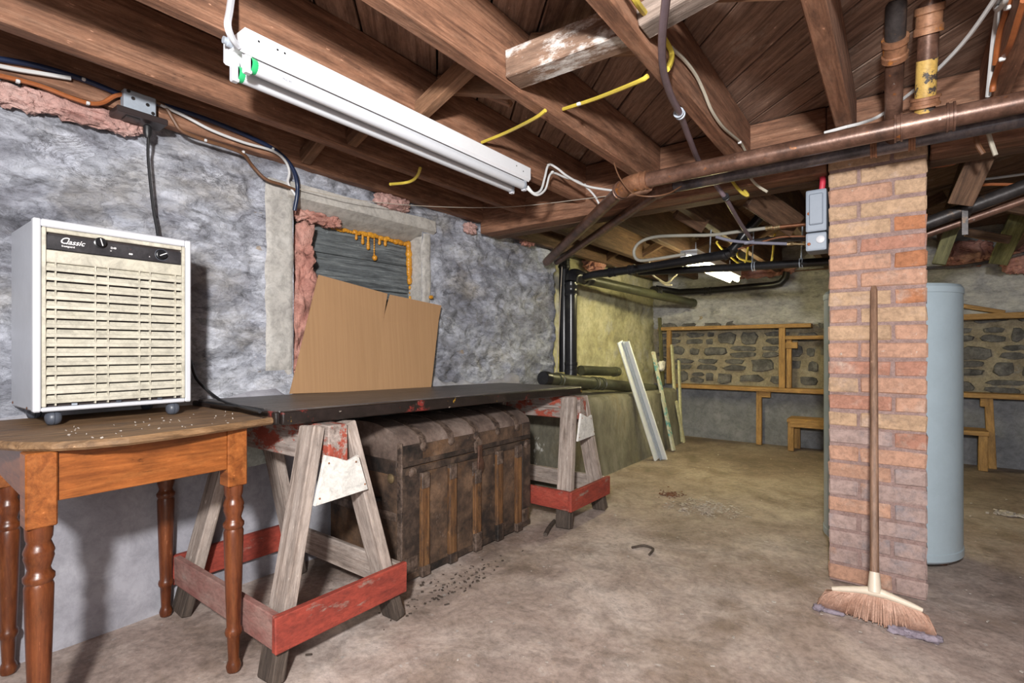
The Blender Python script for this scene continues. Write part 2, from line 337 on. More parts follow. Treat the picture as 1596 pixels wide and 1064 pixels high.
# ================================================================== SETTING
def wall_material():
    m, nt, b = new_mat('flaking_blue_white_wall')
    v = coords(nt, (1, 1, 1.9), world=True)
    n1 = nz(nt, v, 2.6, 9, .68, .4)
    col = ramp(nt, n1, [(.30, (.20, .20, .235)), (.44, (.37, .38, .44)), (.55, (.58, .60, .68)), (.70, (.70, .715, .78))])
    mp = nt.nodes.new('ShaderNodeMapping'); mp.inputs['Location'].default_value = (3, 8, 2); nt.links.new(v, mp.inputs[0])
    col = mixc(nt, ramp(nt, nz(nt, mp.outputs[0], 1.7, 7, .62), [(.56, W(0)), (.70, W(.75))]), col, (.47, .435, .39))
    col = mixc(nt, ramp(nt, nz(nt, mp.outputs[0], 5.5, 8, .7, 1.0), [(.56, W(0)), (.68, W(.85))]), col, (.20, .198, .225))
    mp2 = nt.nodes.new('ShaderNodeMapping'); mp2.inputs['Location'].default_value = (13, 1, 7); nt.links.new(v, mp2.inputs[0])
    col = mixc(nt, ramp(nt, nz(nt, mp2.outputs[0], 7, 5, .6), [(.71, W(0)), (.74, W(.8))]), col, (.40, .30, .20))
    # thin crack lines where paint has flaked
    cr = nz(nt, mp2.outputs[0], 4.5, 10, .72, 1.4)
    line = ramp(nt, cr, [(.485, W(0)), (.497, W(1)), (.503, W(1)), (.515, W(0))])
    br = ramp(nt, nz(nt, v, 3.1, 3, .5), [(.52, W(0)), (.64, W(.8))])
    col = mixc(nt, mixc(nt, 1.0, line, br, 'MULTIPLY'), col, (.15, .145, .16))
    col = mixc(nt, .75, col, ramp(nt, nz(nt, v, 9, 7, .82, 1.0), [(.36, W(.28)), (.47, W(.8)), (.6, W(1.0))]), 'MULTIPLY')
    col = mixc(nt, .5, col, ramp(nt, nz(nt, mp2.outputs[0], 30, 4, .75, .6), [(.36, W(.4)), (.52, W(1.0))]), 'MULTIPLY')
    nt.links.new(col, b.inputs['Base Color']); b.inputs['Roughness'].default_value = .9
    nd = nt.nodes.new('ShaderNodeTexNoise'); nd.inputs['Scale'].default_value = 7; nd.inputs['Detail'].default_value = 4; nt.links.new(v, nd.inputs['Vector'])
    va = nt.nodes.new('ShaderNodeVectorMath'); va.operation = 'MULTIPLY_ADD'; va.inputs[1].default_value = (.16, .16, .16)
    nt.links.new(nd.outputs['Color'], va.inputs[0]); nt.links.new(v, va.inputs[2])
    vo = nt.nodes.new('ShaderNodeTexVoronoi'); vo.inputs['Scale'].default_value = 13; nt.links.new(va.outputs[0], vo.inputs['Vector'])
    bw = nt.nodes.new('ShaderNodeRGBToBW'); nt.links.new(vo.outputs['Color'], bw.inputs[0])
    col2 = mixc(nt, .5, col, ramp(nt, bw.outputs[0], [(.15, W(.45)), (.45, W(.9)), (.8, W(1.25))]), 'MULTIPLY')
    nt.links.new(col2, b.inputs['Base Color'])
    h = mixc(nt, .35, nz(nt, v, 11, 7, .78, 1.2), n1)
    bump(nt, b, mixc(nt, .3, h, bw.outputs[0]), 1.0, .028); return m
M['wall'] = wall_material()
M['wall_far'] = mottled('yellowed_plaster', [(.28, (.24, .22, .13)), (.5, (.46, .43, .27)), (.72, (.58, .55, .40))], 2.6, .92, .6, .012, world=True, spots=[(2.0, .52, .68, (.42, .42, .45)), (6, .62, .72, (.17, .16, .12))])
M['whitewash'] = mottled('grey_whitewash', [(.28, (.25, .25, .255)), (.5, (.45, .44, .425)), (.74, (.60, .585, .55))], 4, .92, .8, .015, world=True, stretch=(1, 1, 2.0), spots=[(5, .62, .75, (.17, .165, .17))])
M['parge'] = mottled('dark_grey_parging', [(.28, (.13, .135, .15)), (.5, (.20, .205, .22)), (.74, (.29, .29, .30))], 3, .9, .35, .006, world=True, spots=[(7, .68, .74, (.42, .42, .40))])
M['ledge'] = mottled('stained_concrete', [(.3, (.07, .062, .042)), (.5, (.155, .142, .105)), (.7, (.25, .235, .19))], 3, .9, .35, .008, world=True, stretch=(1, 1, .5), spots=[(4.2, .66, .70, (.58, .57, .52)), (3, .55, .7, (.17, .14, .085))])
M['mortar_tan'] = mottled('tan_lime_mortar', [(.28, (.19, .155, .10)), (.5, (.31, .26, .18)), (.74, (.40, .355, .26))], 9, .95, .8, .012, world=True, spots=[(3, .6, .7, (.24, .24, .25))])
M['stone'] = mottled('grey_rubble_stone', [(.3, (.05, .048, .047)), (.5, (.12, .114, .108)), (.7, (.23, .22, .205))], 12, .85, .8, .012, spots=[(6, .64, .74, (.36, .35, .33))])
M['plaster_cream'] = mottled('cream_grey_plaster', [(.28, (.38, .36, .34)), (.5, (.50, .475, .44)), (.74, (.58, .56, .53))], 5, .92, .35, .006, world=True, spots=[(9, .64, .72, (.33, .29, .25))])
M['lintel'] = mottled('grey_cement_lintel', [(.28, (.36, .33, .29)), (.5, (.48, .45, .41)), (.74, (.56, .53, .49))], 4, .92, .3, .005, spots=[(6, .62, .74, (.55, .50, .44))])

def floor_material():
    m, nt, b = new_mat('stained_concrete_floor')
    v = coords(nt, world=True)
    n1 = nz(nt, v, 1.5, 10, .66, .5)
    col = ramp(nt, n1, [(.33, (.23, .172, .142)), (.45, (.41, .318, .275)), (.56, (.55, .452, .40)), (.68, (.70, .605, .555))])
    mp = nt.nodes.new('ShaderNodeMapping'); mp.inputs['Location'].default_value = (4, 9, 2); nt.links.new(v, mp.inputs[0])
    col = mixc(nt, ramp(nt, nz(nt, mp.outputs[0], 2.1, 8, .65, .6), [(.50, W(0)), (.66, W(.7))]), col, (.22, .155, .11))
    col = mixc(nt, ramp(nt, nz(nt, mp.outputs[0], 8, 8, .7), [(.63, W(0)), (.74, W(.55))]), col, (.58, .53, .49))
    col = mixc(nt, ramp(nt, nz(nt, v, 38, 3, .5), [(.69, W(0)), (.72, W(.7))]), col, (.52, .48, .45))
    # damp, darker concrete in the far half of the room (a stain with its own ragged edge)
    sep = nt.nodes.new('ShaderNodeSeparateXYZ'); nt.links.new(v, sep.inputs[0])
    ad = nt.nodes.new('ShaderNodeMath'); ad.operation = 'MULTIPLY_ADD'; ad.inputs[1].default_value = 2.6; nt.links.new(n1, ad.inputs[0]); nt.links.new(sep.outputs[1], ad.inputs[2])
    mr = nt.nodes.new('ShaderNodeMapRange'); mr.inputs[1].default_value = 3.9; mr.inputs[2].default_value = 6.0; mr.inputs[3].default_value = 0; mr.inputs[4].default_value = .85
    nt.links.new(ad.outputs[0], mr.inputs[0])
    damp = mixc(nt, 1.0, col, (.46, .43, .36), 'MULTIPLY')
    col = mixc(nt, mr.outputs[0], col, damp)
    # hairline cracks
    cr = nz(nt, mp.outputs[0], 1.1, 8, .7, 1.6)
    line = ramp(nt, cr, [(.496, W(0)), (.4995, W(.7)), (.5005, W(.7)), (.504, W(0))])
    br = ramp(nt, nz(nt, v, 1.3, 2, .5), [(.55, W(0)), (.62, W(1))])
    col = mixc(nt, mixc(nt, 1.0, line, br, 'MULTIPLY'), col, (.09, .07, .06))
    col = mixc(nt, .55, col, ramp(nt, nz(nt, mp.outputs[0], 7, 7, .8, .8), [(.36, W(.35)), (.56, W(1.0))]), 'MULTIPLY')
    col = mixc(nt, .35, col, ramp(nt, nz(nt, v, 45, 6, .75), [(.38, W(.3)), (.55, W(1.0))]), 'MULTIPLY')
    nt.links.new(col, b.inputs['Base Color'])
    rr = ramp(nt, n1, [(.3, W(.62)), (.7, W(.85))]); nt.links.new(rr, b.inputs['Roughness'])
    bump(nt, b, mixc(nt, .4, nz(nt, v, 12, 6, .72), n1), .55, .012); return m
M['floor'] = floor_material()

def grid_wall(name, us, vs_, fn, mat, parent=None, hole=None):
    """fn(u, v) -> world point; hole(u, v) -> True where the face is cut away"""
    bm = bmesh.new(); V = [[bm.verts.new(fn(u, v)) for v in vs_] for u in us]
    for i in range(len(us) - 1):
        for j in range(len(vs_) - 1):
            if hole and hole((us[i] + us[i + 1]) / 2, (vs_[j] + vs_[j + 1]) / 2): continue
            bm.faces.new((V[i][j], V[i + 1][j], V[i + 1][j + 1], V[i][j + 1]))
    if hole: bmesh.ops.delete(bm, geom=[v for v in bm.verts if not v.link_faces], context='VERTS')
    return mk(name, bm, mat, parent, None, True)
def lin(a, b, step):
    n = max(1, round((b - a) / step)); return [a + (b - a) * k / n for k in range(n + 1)]
def sst(a, b, x):
    t = min(1, max(0, (x - a) / (b - a))); return t * t * (3 - 2 * t)
def rock(u, v, s=0.0):
    a = noise.fractal(Vector((u * 3.2, v * 6.0, s)), .9, 2.1, 5)
    b = 1 - abs(noise.noise(Vector((u * 6 + 3, v * 11, s + 4)))) * 2
    c = noise.fractal(Vector((u * 14, v * 24, s + 9)), .8, 2.1, 3)
    st = math.floor(a * 5 + .3 * c) / 5
    w1 = noise.noise(Vector((u * 9, v * 9, s))) * .35; w2 = noise.noise(Vector((u * 9 + 7, v * 9, s))) * .35
    ds_, ps = noise.voronoi(Vector((u * 7.5 + w1, v * 13 + w2, s)))
    cell = noise.cell(ps[0] * 7.3)
    chip = (cell - .5) * min(1, (ds_[1] - ds_[0]) * 5)
    return .016 * a + .014 * st + .007 * b + .005 * c + .013 * chip

# floor
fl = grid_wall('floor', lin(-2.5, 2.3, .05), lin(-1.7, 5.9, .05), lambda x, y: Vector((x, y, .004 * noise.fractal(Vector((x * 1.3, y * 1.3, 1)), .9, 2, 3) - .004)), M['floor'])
struct(fl)

# left wall with boarded-up window opening
WX, OY0, OY1, OZ0, OZ1 = -2.17, 1.25, 2.03, .70, 1.69
def left_fn(y, z):
    amp = .35 + .65 * sst(.62, .80, z)
    edge = min(sst(0, .06, abs(y - 1.19) - .06), sst(0, .06, abs(y - 2.06) - .05)) if OZ0 - .02 < z < OZ1 + .06 else 1
    d = rock(y, z) * amp * (.12 + .88 * edge)
    x = WX + d
    x -= .11 * sst(3.40, 3.56, y) ** 2
    x += .02 * (1 - sst(.0, .25, z))
    return Vector((x, y, z))
wl = grid_wall('wall_left', lin(-1.65, 3.58, .0125), lin(-.02, 1.985, .0125), left_fn, M['wall'], hole=lambda y, z: OY0 < y < OY1 and OZ0 < z < OZ1)
struct(wl)
box('wall_backing', (-2.55, -1.65, -.02), (-2.40, 3.6, 1.985), M['slab'], wl)
def parge_fn(y, z):
    zz = z if z < .70 else z + .05 * noise.fractal(Vector((y * 5, 3, 1)), .9, 2, 4)
    return Vector((WX + .026 + .15 * rock(y, z, 5) + .012 * (1 - sst(0, .3, z)) - .03 * sst(.745, .76, z), y, zz))
grid_wall('parging', lin(-1.65, 2.94, .03), lin(-.02, .70, .03) + [.72, .74, .75, .76], parge_fn, M['parge_lilac'], wl)
win = struct(put('window_1', None, M=T(-2.17, 1.64, .7)))
for k, (z0, z1) in enumerate([(.70, .90), (.903, 1.10), (1.103, 1.275), (1.278, 1.43), (1.433, 1.60)]):
    bar('board', (-2.295 + .004 * (k % 2), 1.20, (z0 + z1) / 2), (-2.295 + .004 * (k % 2), 2.06, (z0 + z1) / 2), .022, z1 - z0, M['old_board'], win, bev=.003, jit=.0006)
bm = prism_bm([(-2.150, 1.697), (-2.146, 1.634), (-2.20, 1.606), (-2.29, 1.572), (-2.36, 1.572), (-2.36, 1.697)], .90)
bmesh.ops.subdivide_edges(bm, edges=[e for e in bm.edges if abs((e.verts[0].co - e.verts[1].co).z) > .5], cuts=24, use_grid_fill=True)
for v in bm.verts: v.co += Vector((.004, .003, 0)) * noise.noise(v.co * 9)
mk('lintel', bm, M['lintel'], win, MAT3((1, 0, 0), (0, 0, 1), (0, -1, 0), (0, 2.12, 0)))
def band(y0, y1, z0, z1, x, sd, m=None, dx=.0):
    def f(u, v):
        e = .012 * noise.noise(Vector((v * 9, sd, 0)))
        yy = u + (e if abs(u - y0) < 1e-6 else 0) * 1.0 + (e * .3 if abs(u - y1) < 1e-6 else 0)
        edge = 0 if (abs(u - y0) < 1e-6 or abs(u - y1) < 1e-6 or abs(v - z0) < 1e-6 or abs(v - z1) < 1e-6) else .010
        return Vector((x + edge + .004 * noise.fractal(Vector((u * 9, v * 7, sd)), .9, 2, 3), yy, v))
    return grid_wall('plaster_band', lin(y0, y1, .013), lin(z0, z1, .02), f, m or M['plaster_cream'], win)
band(1.125, 1.252, .86, 1.70, -2.172, 3)
band(2.028, 2.10, .72, 1.63, -2.172, 8)
# reveals of the opening
box('reveal', (-2.40, 1.19, .66), (-2.172, 1.249, 1.70), M['plaster_cream'], win, .004)
box('reveal', (-2.40, 2.031, .66), (-2.172, 2.09, 1.60), M['plaster_cream'], win, .004)
box('window_sill', (-2.40, 1.20, .64), (-2.165, 2.08, .70), M['lintel'], win, .006)
# spray foam bead along the top and right of the boards, with drips
bm = bmesh.new()
def bead(p, r, sx=1, sz=1):
    q = bmesh.ops.create_icosphere(bm, subdivisions=2, radius=1)
    for v in q['verts']:
        d = v.co * r * (1 + .25 * noise.noise(v.co * 2 + Vector(p) * 40)); v.co = Vector(p) + Vector((d.x * .8, d.y * sx, d.z * sz))
for k in range(34):
    t = k / 33; y = 1.52 + t * .50
    bead((-2.272, y, 1.566 - .003 * math.sin(t * 9) + random.uniform(-.004, .004)), random.uniform(.008, .016), 1.5)
for k in range(22):
    t = k / 21; bead((-2.268 + .012 * t, 2.018 - .004 * t, 1.565 - t * .22 + random.uniform(-.004, .004)), random.uniform(.014, .024) * (1 - .25 * t), 1, 1.3)
for k in range(8): bead((-2.262, 2.020 + random.uniform(-.004, .004), 1.31 - k * .03), random.uniform(.004, .009), 1, 1.8)
for y, L, r in ((1.66, .03, .008), (1.70, .045, .009), (1.735, .065, .011), (1.81, .03, .009), (1.85, .03, .01)):
    for j in range(6): bead((-2.270, y, 1.565 - L * j / 5), r * (.75 + .25 * (j > 3)), 1, 1.3)
for j in range(9): bead((-2.27, 1.775, 1.56 - .105 * j / 8), .0045, 1, 1.6)
bead((-2.266, 1.776, 1.448), .016)
smooth_by_angle(mk('spray_foam', bm, M['foam'], win), 80)
# a dab of foam on the wall right of the window
dab = mk('foam_dab', blob_bm(.006, .016, .010, 2, .4, 3, 5), M['foam'], wl, T(aX(672, 463, -2.142)), True)

# far left wall, yellowed
def far_fn(y, z): return Vector((-2.26 + .6 * rock(y, z, 20), y, z))
fw_ = struct(grid_wall('wall_far_left', lin(3.45, 5.85, .025), lin(-.02, 1.985, .025), far_fn, M['wall_far']))
# concrete ledge at the foot of the far left wall
def ledge_obj():
    ys = lin(2.95, 5.22, .05); bm = bmesh.new(); rows = []
    for y in ys:
        tz = .60 - .045 * (y - 2.95) / 2.27
        n = lambda s: .010 * noise.fractal(Vector((y * 3, s, 2)), .9, 2, 3)
        prof = [(-1.77, -.01), (-1.785 + n(1), .15), (-1.80 + n(2), .30), (-1.805 + n(3), .45), (-1.812 + n(4), tz - .03), (-1.84 + n(5), tz), (-1.98, tz + .006 + n(6) * .5), (-2.30, tz + .015)]
        rows.append([bm.verts.new((x, y, z)) for x, z in prof])
    for A, B in zip(rows, rows[1:]):
        for k in range(len(A) - 1): bm.faces.new((A[k], A[k + 1], B[k + 1], B[k]))
    for R in (rows[0], rows[-1]):
        b0 = bm.verts.new((-2.30, R[0].co.y, -.01)); bm.faces.new(R + [b0])
    bmesh.ops.recalc_face_normals(bm, faces=bm.faces)
    return smooth_by_angle(mk('trim_1', bm, M['ledge']), 40)
struct(ledge_obj())

# back wall: mortar bed, rubble stones, upper whitewash and lower parging
BY = 5.75
wb = struct(grid_wall('wall_back', lin(-2.4, 2.25, .04), lin(.45, 1.32, .03), lambda x, z: Vector((x, BY + .5 * rock(x, z, 40), z)), M['mortar_tan']))
grid_wall('render_coat', lin(-2.4, 2.25, .025), lin(1.19, 1.985, .022), lambda x, z: Vector((x, BY - .030 * sst(1.19, 1.215, z) + 1.3 * rock(x, z, 60), z)), M['whitewash'], wb)
grid_wall('parging', lin(-2.4, 2.25, .05), lin(-.02, .565, .04), lambda x, z: Vector((x, BY - .045 * (1 - sst(.55, .565, z)) + .3 * rock(x, z, 80), z)), M['parge'], wb)
def stone(cx_, cz_, wd, ht):
    n = 9; bm = bmesh.new(); ro, ri = [], []
    ph = random.uniform(0, .6)
    for k in range(n):
        a = 2 * math.pi * k / n + ph; c, s = math.cos(a), math.sin(a)
        ex = random.uniform(.5, .8)
        x = math.copysign(abs(c) ** ex, c) * wd / 2 * random.uniform(.72, 1.06); z = math.copysign(abs(s) ** ex, s) * ht / 2 * random.uniform(.66, 1.08)
        ro.append(bm.verts.new((x, .02, z))); ri.append(bm.verts.new((x * random.uniform(.78, .9), random.uniform(-.024, -.012), z * random.uniform(.78, .95))))
    for k in range(n): bm.faces.new((ro[k], ro[(k + 1) % n], ri[(k + 1) % n], ri[k]))
    c0 = bm.verts.new((0, -.024, 0))
    for k in range(n): bm.faces.new((ri[k], ri[(k + 1) % n], c0))
    bmesh.ops.recalc_face_normals(bm, faces=bm.faces)
    o = mk('stone', bm, M['stone'], wb, T(cx_, BY - .001, cz_) @ Ry(random.uniform(-.06, .06)))
    return smooth_by_angle(o, 28)
z = .585
while z < 1.18:
    ht = random.uniform(.07, .15); x = -2.28 + random.uniform(0, .1)
    while x < .95:
        wd = random.uniform(.09, .30)
        h2 = ht * random.uniform(.72, 1.12)
        if ht > .11 and random.random() < .3:
            stone(x + wd / 2, z + ht * .27, wd, ht * .52); stone(x + wd / 2 + .01, z + ht * .76, wd * .95, ht * .45)
        else: stone(x + wd / 2, z + ht / 2 + random.uniform(-.012, .012), wd, h2)
        x += wd + random.uniform(.002, .02)
    z += ht + random.uniform(.001, .008)

# remaining walls of the room (right and behind the camera)
struct(grid_wall('wall_right', lin(-1.65, 5.85, .08), lin(-.02, 1.985, .08), lambda y, z: Vector((2.2 - rock(y, z, 90), y, z)), M['wall']))
struct(grid_wall('wall_front', lin(-2.4, 2.25, .08), lin(-.02, 1.985, .08), lambda x, z: Vector((x, -1.6 + rock(x, z, 95), z)), M['wall']))

# ceiling: slab, diagonal subfloor planks, joists, bridging
JB, JT = 1.765, 1.97
ceil = struct(box('ceiling', (-2.5, -1.65, 2.01), (2.3, 5.9, 2.06), M['slab']))
def clip_plank(a0, a1):
    """plank running along (1,-1); a = (x + y) / sqrt2 offset; clipped to the room rectangle"""
    x0, x1, y0, y1 = -2.45, 2.2, -1.6, 5.85; r2 = math.sqrt(2)
    poly = [(x0, y0), (x1, y0), (x1, y1), (x0, y1)]
    def cut(P, s, lim):
        out = []
        for i in range(len(P)):
            p, q = P[i], P[(i + 1) % len(P)]; fp = s * ((p[0] + p[1]) / r2 - lim); fq = s * ((q[0] + q[1]) / r2 - lim)
            if fp >= 0: out.append(p)
            if fp * fq < 0: t = fp / (fp - fq); out.append((p[0] + (q[0] - p[0]) * t, p[1] + (q[1] - p[1]) * t))
        return out
    return cut(cut(poly, 1, a0), -1, a1)
a = -2.9
while a < 5.7:
    wd = random.choice((.115, .118, .12, .16, .24))
    P = clip_plank(a + .0035, a + wd - .0035)
    if len(P) >= 3:
        c = Vector((sum(p[0] for p in P) / len(P), sum(p[1] for p in P) / len(P), 0)); R = Rz(-math.pi / 4); Ri = R.inverted()
        loc = [Ri @ (Vector((p[0], p[1], 0)) - c) for p in P]
        mk('plank', prism_bm([(v.x, v.y) for v in loc], .03, .002), M['plank'], ceil, T(c.x, c.y, JT + random.uniform(0, .004)) @ R)
    a += wd
JX = [-2.165, -1.83, -1.425, -1.005, -.585, -.185, .235, .655, 1.075, 1.495, 1.915]
for k, x in enumerate(JX):
    wj = .052
    bar('joist', (x + wj / 2, -1.6, (JB + JT) / 2), (x + wj / 2, 2.505, (JB + JT) / 2), wj, JT - JB, M['joist'], ceil, bev=.004, jit=.0012, cuts=10)
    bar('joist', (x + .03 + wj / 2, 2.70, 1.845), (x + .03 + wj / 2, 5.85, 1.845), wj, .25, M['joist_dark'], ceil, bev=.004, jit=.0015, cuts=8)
# cross bridging between the joists
def strut(i, y, zl, zr, mat, w_=.045, h_=.085, dy=0.0, up=(0, 0, 1)):
    bar('bridging_strut', (JX[i] + .053, y, zl), (JX[i + 1] - .001, y + dy, zr), w_, h_, mat, ceil, up=up, bev=.003, jit=.001)
for i in range(len(JX) - 1):
    y = 1.27
    strut(i, y + .10, 1.94, 1.815, M['strut'] if i != 3 else M['strut'], .04, .06)
    if i == 3: strut(i, y, 1.815, 1.825, M['strut_pale'], .085, .085, .03)
    elif i == 4: strut(i, y, 1.80, 1.86, M['strut_pale'] if False else M['strut_grey'], .07, .06)
    else: strut(i, y, 1.80, 1.94, M['strut'], .045, .06)
for i in range(len(JX) - 1):
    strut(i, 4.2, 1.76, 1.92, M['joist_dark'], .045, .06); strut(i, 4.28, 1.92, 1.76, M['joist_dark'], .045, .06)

# main timber beam that carries the joists
beam = thing('support_beam', 'dark brown timber beam carrying the joists behind the rusty pipes', 'beam', (0, 2.6, 1.69))
bar('timber', (-2.14, 2.555, 1.83), (2.15, 2.555, 1.83), .10, .275, M['joist'], beam, bev=.005, jit=.001, cuts=12)
bar('timber', (-2.14, 2.655, 1.825), (2.15, 2.655, 1.825), .095, .27, M['joist_dark'], beam, bev=.005, jit=.001, cuts=12)

# ================================================================== BRICK PILLAR
for o in [o for o in beam.children]: bpy.data.objects.remove(o)
for (xa, xb) in ((-2.14, -.240), (.098, 2.15)):
    bar('timber', (xa, 2.555, 1.83), (xb, 2.555, 1.83), .10, .275, M['joist'], beam, bev=.005, jit=.001, cuts=8)
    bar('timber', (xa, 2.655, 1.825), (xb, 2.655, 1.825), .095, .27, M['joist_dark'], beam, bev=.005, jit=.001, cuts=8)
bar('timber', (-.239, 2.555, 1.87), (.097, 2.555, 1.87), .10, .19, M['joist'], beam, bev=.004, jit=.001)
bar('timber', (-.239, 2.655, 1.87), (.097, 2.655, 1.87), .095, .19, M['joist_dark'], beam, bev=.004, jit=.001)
def brick_mat(name, c, spots):
    d = tuple(x * .78 for x in c); l = tuple(min(1, x * 1.15) for x in c)
    return mottled(name, [(.28, d), (.5, c), (.74, l)], 9, .9, .5, .004, spots=spots)
soot = [(7, .54, .74, (.52, .38, .31)), (5, .60, .76, (.26, .19, .15)), (22, .66, .72, (.56, .48, .42))]
BR = {'tan': brick_mat('tan_brick', (.48, .32, .205), soot), 'salmon': brick_mat('salmon_brick', (.48, .275, .19), soot),
      'orange': brick_mat('orange_brick', (.42, .175, .085), soot), 'red': brick_mat('red_brick', (.41, .20, .14), soot),
      'dusty': brick_mat('dusty_mauve_brick', (.40, .29, .26), [(5, .5, .7, (.24, .22, .24)), (6, .6, .75, (.38, .2, .12))])}
PX0, PX1, PY0, PY1 = -.234, .092, 2.49, 2.71
pil = thing('brick_pillar', 'square orange and tan brick pillar with the broom leaning on it', 'pillar', ((PX0 + PX1) / 2, (PY0 + PY1) / 2, 0))
box('mortar_core', (PX0 + .007, PY0 + .007, 0), (PX1 - .007, PY1 - .007, 1.765), M['mortar'], pil)
CH = 0.0702
bmc = {}
def brick(x0, x1, y0, y1, z0, m):
    key = (round(x1 - x0, 3), round(y1 - y0, 3), random.randrange(4), m)
    if key not in bmc:
        bm = box_bm(x1 - x0 - .007, y1 - y0 - .007, CH - .0085, .006, .0024); me = bpy.data.meshes.new('brick'); bm.to_mesh(me); bm.free(); bmc[key] = me
        me.materials.append(BR[m])
    o = put('brick', bmc[key], None, pil, T((x0 + x1) / 2 + random.uniform(-.001, .001), (y0 + y1) / 2 + random.uniform(-.0015, .0015), z0 + CH / 2) @ Rz(random.uniform(-.006, .006)))
for r in range(25):
    z0 = r * CH; S = .218; ym = (PY0 + PY1) / 2
    def pick():
        if r > 20: return random.choice(('tan', 'tan', 'tan', 'salmon'))
        if r > 14: return random.choice(('tan', 'salmon', 'salmon', 'tan', 'red'))
        if r > 8: return random.choice(('salmon', 'salmon', 'red', 'tan', 'salmon'))
        if r > 5: return random.choice(('salmon', 'red', 'dusty'))
        return random.choice(('dusty', 'dusty', 'salmon'))
    xs = (PX0, PX0 + S, PX1) if r % 2 == 0 else (PX0, PX1 - S, PX1)
    xb = (PX0, PX1 - S, PX1) if r % 2 == 0 else (PX0, PX0 + S, PX1)
    for a_, b_ in zip(xs, xs[1:]):
        m = pick()
        if b_ - a_ < .15 and r in (20, 18, 16) : m = 'orange'
        brick(a_, b_, PY0, ym, z0, m)
    for a_, b_ in zip(xb, xb[1:]): brick(a_, b_, ym, PY1, z0, pick())

# ================================================================== SMALL TURNED-LEG TABLE
TZ = .742
tb = thing('side_table', 'small orange varnished wooden table with turned legs under the dehumidifier', 'table', (-1.83, .51, 0))
out = [(-1.535, .825), (-1.50, .66), (-1.475, .52), (-1.468, .43), (-1.485, .355), (-1.52, .30), (-1.575, .255), (-1.65, .225), (-1.75, .21), (-2.12, .205), (-2.135, .825)]
bm = prism_bm([(y - .51, -(x + 1.83)) for x, y in out], .021, .006)
mk('table_top', bm, M['tabletop'], tb, T(-1.83, .51, TZ - .021) @ Rz(math.pi / 2))
LEGS = [(-1.57, .718), (-1.555, .285), (-2.09, .722), (-2.085, .315)]
prof = [(.012, 0), (.0175, .004), (.0205, .018), (.017, .030), (.0145, .036), (.0150, .048), (.0165, .085), (.0175, .105), (.022, .112), (.0235, .120), (.022, .128), (.0185, .134), (.0195, .16), (.0225, .25), (.0255, .36), (.0268, .415), (.024, .424), (.0285, .432), (.0285, .440), (.023, .447), (.0205, .456), (.0245, .470), (.0275, .482), (.0262, .488), (.0282, .494), (.0268, .500), (.0240, .508), (.021, .517), (.0245, .526), (.0255, .545), (.0255, .556)]
for k, (x, y) in enumerate(LEGS):
    lg = lathe('leg', prof, M['leg'], tb, T(x, y, 0), 20)
    box('leg_block', (x - .0275, y - .0275, .552), (x + .0275, y + .0275, TZ - .0215), M['table'], lg, .003)
def apron(p, q):
    bar('apron', (p[0], p[1], .662), (q[0], q[1], .662), .02, .116, M['table'], tb, bev=.002)
apron((-1.550, .312), (-1.560, .691)); apron((-2.098, .343), (-2.098, .695)); apron((-2.058, .295), (-1.582, .278)); apron((-2.063, .735), (-1.597, .733))
# plaster crumbs lying on the table top
bm = bmesh.new()
for k in range(46):
    x, y = random.uniform(-1.82, -1.49), random.uniform(.33, .80)
    q = bmesh.ops.create_cube(bm, size=random.uniform(.0015, .0036)); R = Matrix.Rotation(random.random() * 6, 3, (random.random(), random.random(), 1))
    for v in q['verts']: v.co = R @ Vector((v.co.x * 1.6, v.co.y, v.co.z * .5)) + Vector((x + 1.65, y - .6, .0012))
cr_ = mk('plaster_crumbs', bm, M['chip'], None, T(-1.65, .6, TZ)); cr_['kind'] = 'stuff'; tag(cr_, 'pale plaster crumbs scattered on the worn table top', 'debris')

# ================================================================== DEHUMIDIFIER
DX, DY0, DY1, DZ0, DZ1 = -1.84, .325, .708, .782, 1.304
dh = thing('dehumidifier', 'white boxy dehumidifier with cream louvred grille and black control panel', 'dehumidifier', (-1.99, .515, TZ))
box('cabinet', (-2.125, DY0 + .002, DZ0), (DX - .018, DY1 - .002, DZ1), M['grey_metal_paint'], dh, .005)
fb = .017
box('front_frame', (DX - .022, DY0, DZ0), (DX, DY0 + fb, DZ1), M['white_plastic'], dh, .003)
box('front_frame', (DX - .022, DY1 - fb, DZ0), (DX, DY1, DZ1), M['white_plastic'], dh, .003)
box('front_frame', (DX - .022, DY0 + fb, DZ1 - .021), (DX, DY1 - fb, DZ1), M['white_plastic'], dh, .003)
box('front_frame', (DX - .022, DY0 + fb, DZ0), (DX, DY1 - fb, DZ0 + .012), M['white_plastic'], dh, .003)
gy0, gy1, gz0, gz1 = DY0 + fb + .001, DY1 - fb - .001, DZ0 + .013, DZ1 - .022
box('bezel', (DX - .018, gy0, gz0), (DX + .002, gy0 + .009, gz1), M['cream'], dh, .002)
box('bezel', (DX - .018, gy1 - .009, gz0), (DX + .002, gy1, gz1), M['cream'], dh, .002)
box('bezel', (DX - .018, gy0 + .009, gz1 - .012), (DX - .002, gy1 - .009, gz1), M['cream'], dh, .002)
box('grille_back', (DX - .0175, gy0, gz0), (DX - .014, gy1, gz1), M['dark_plate'], dh)
pz0, pz1 = 1.224, 1.264
pn = box('control_panel', (DX - .014, gy0 + .010, pz0), (DX - .004, gy1 - .010, pz1), M['black_panel'], dh, .0015)
box('panel_lip', (DX - .013, gy0 + .009, pz0 - .036), (DX - .001, gy1 - .009, pz0 - .002), M['cream'], dh, .002)
lz1, lz0, NL = pz0 - .038, gz0 + .004, 15
st = (lz1 - lz0) / NL
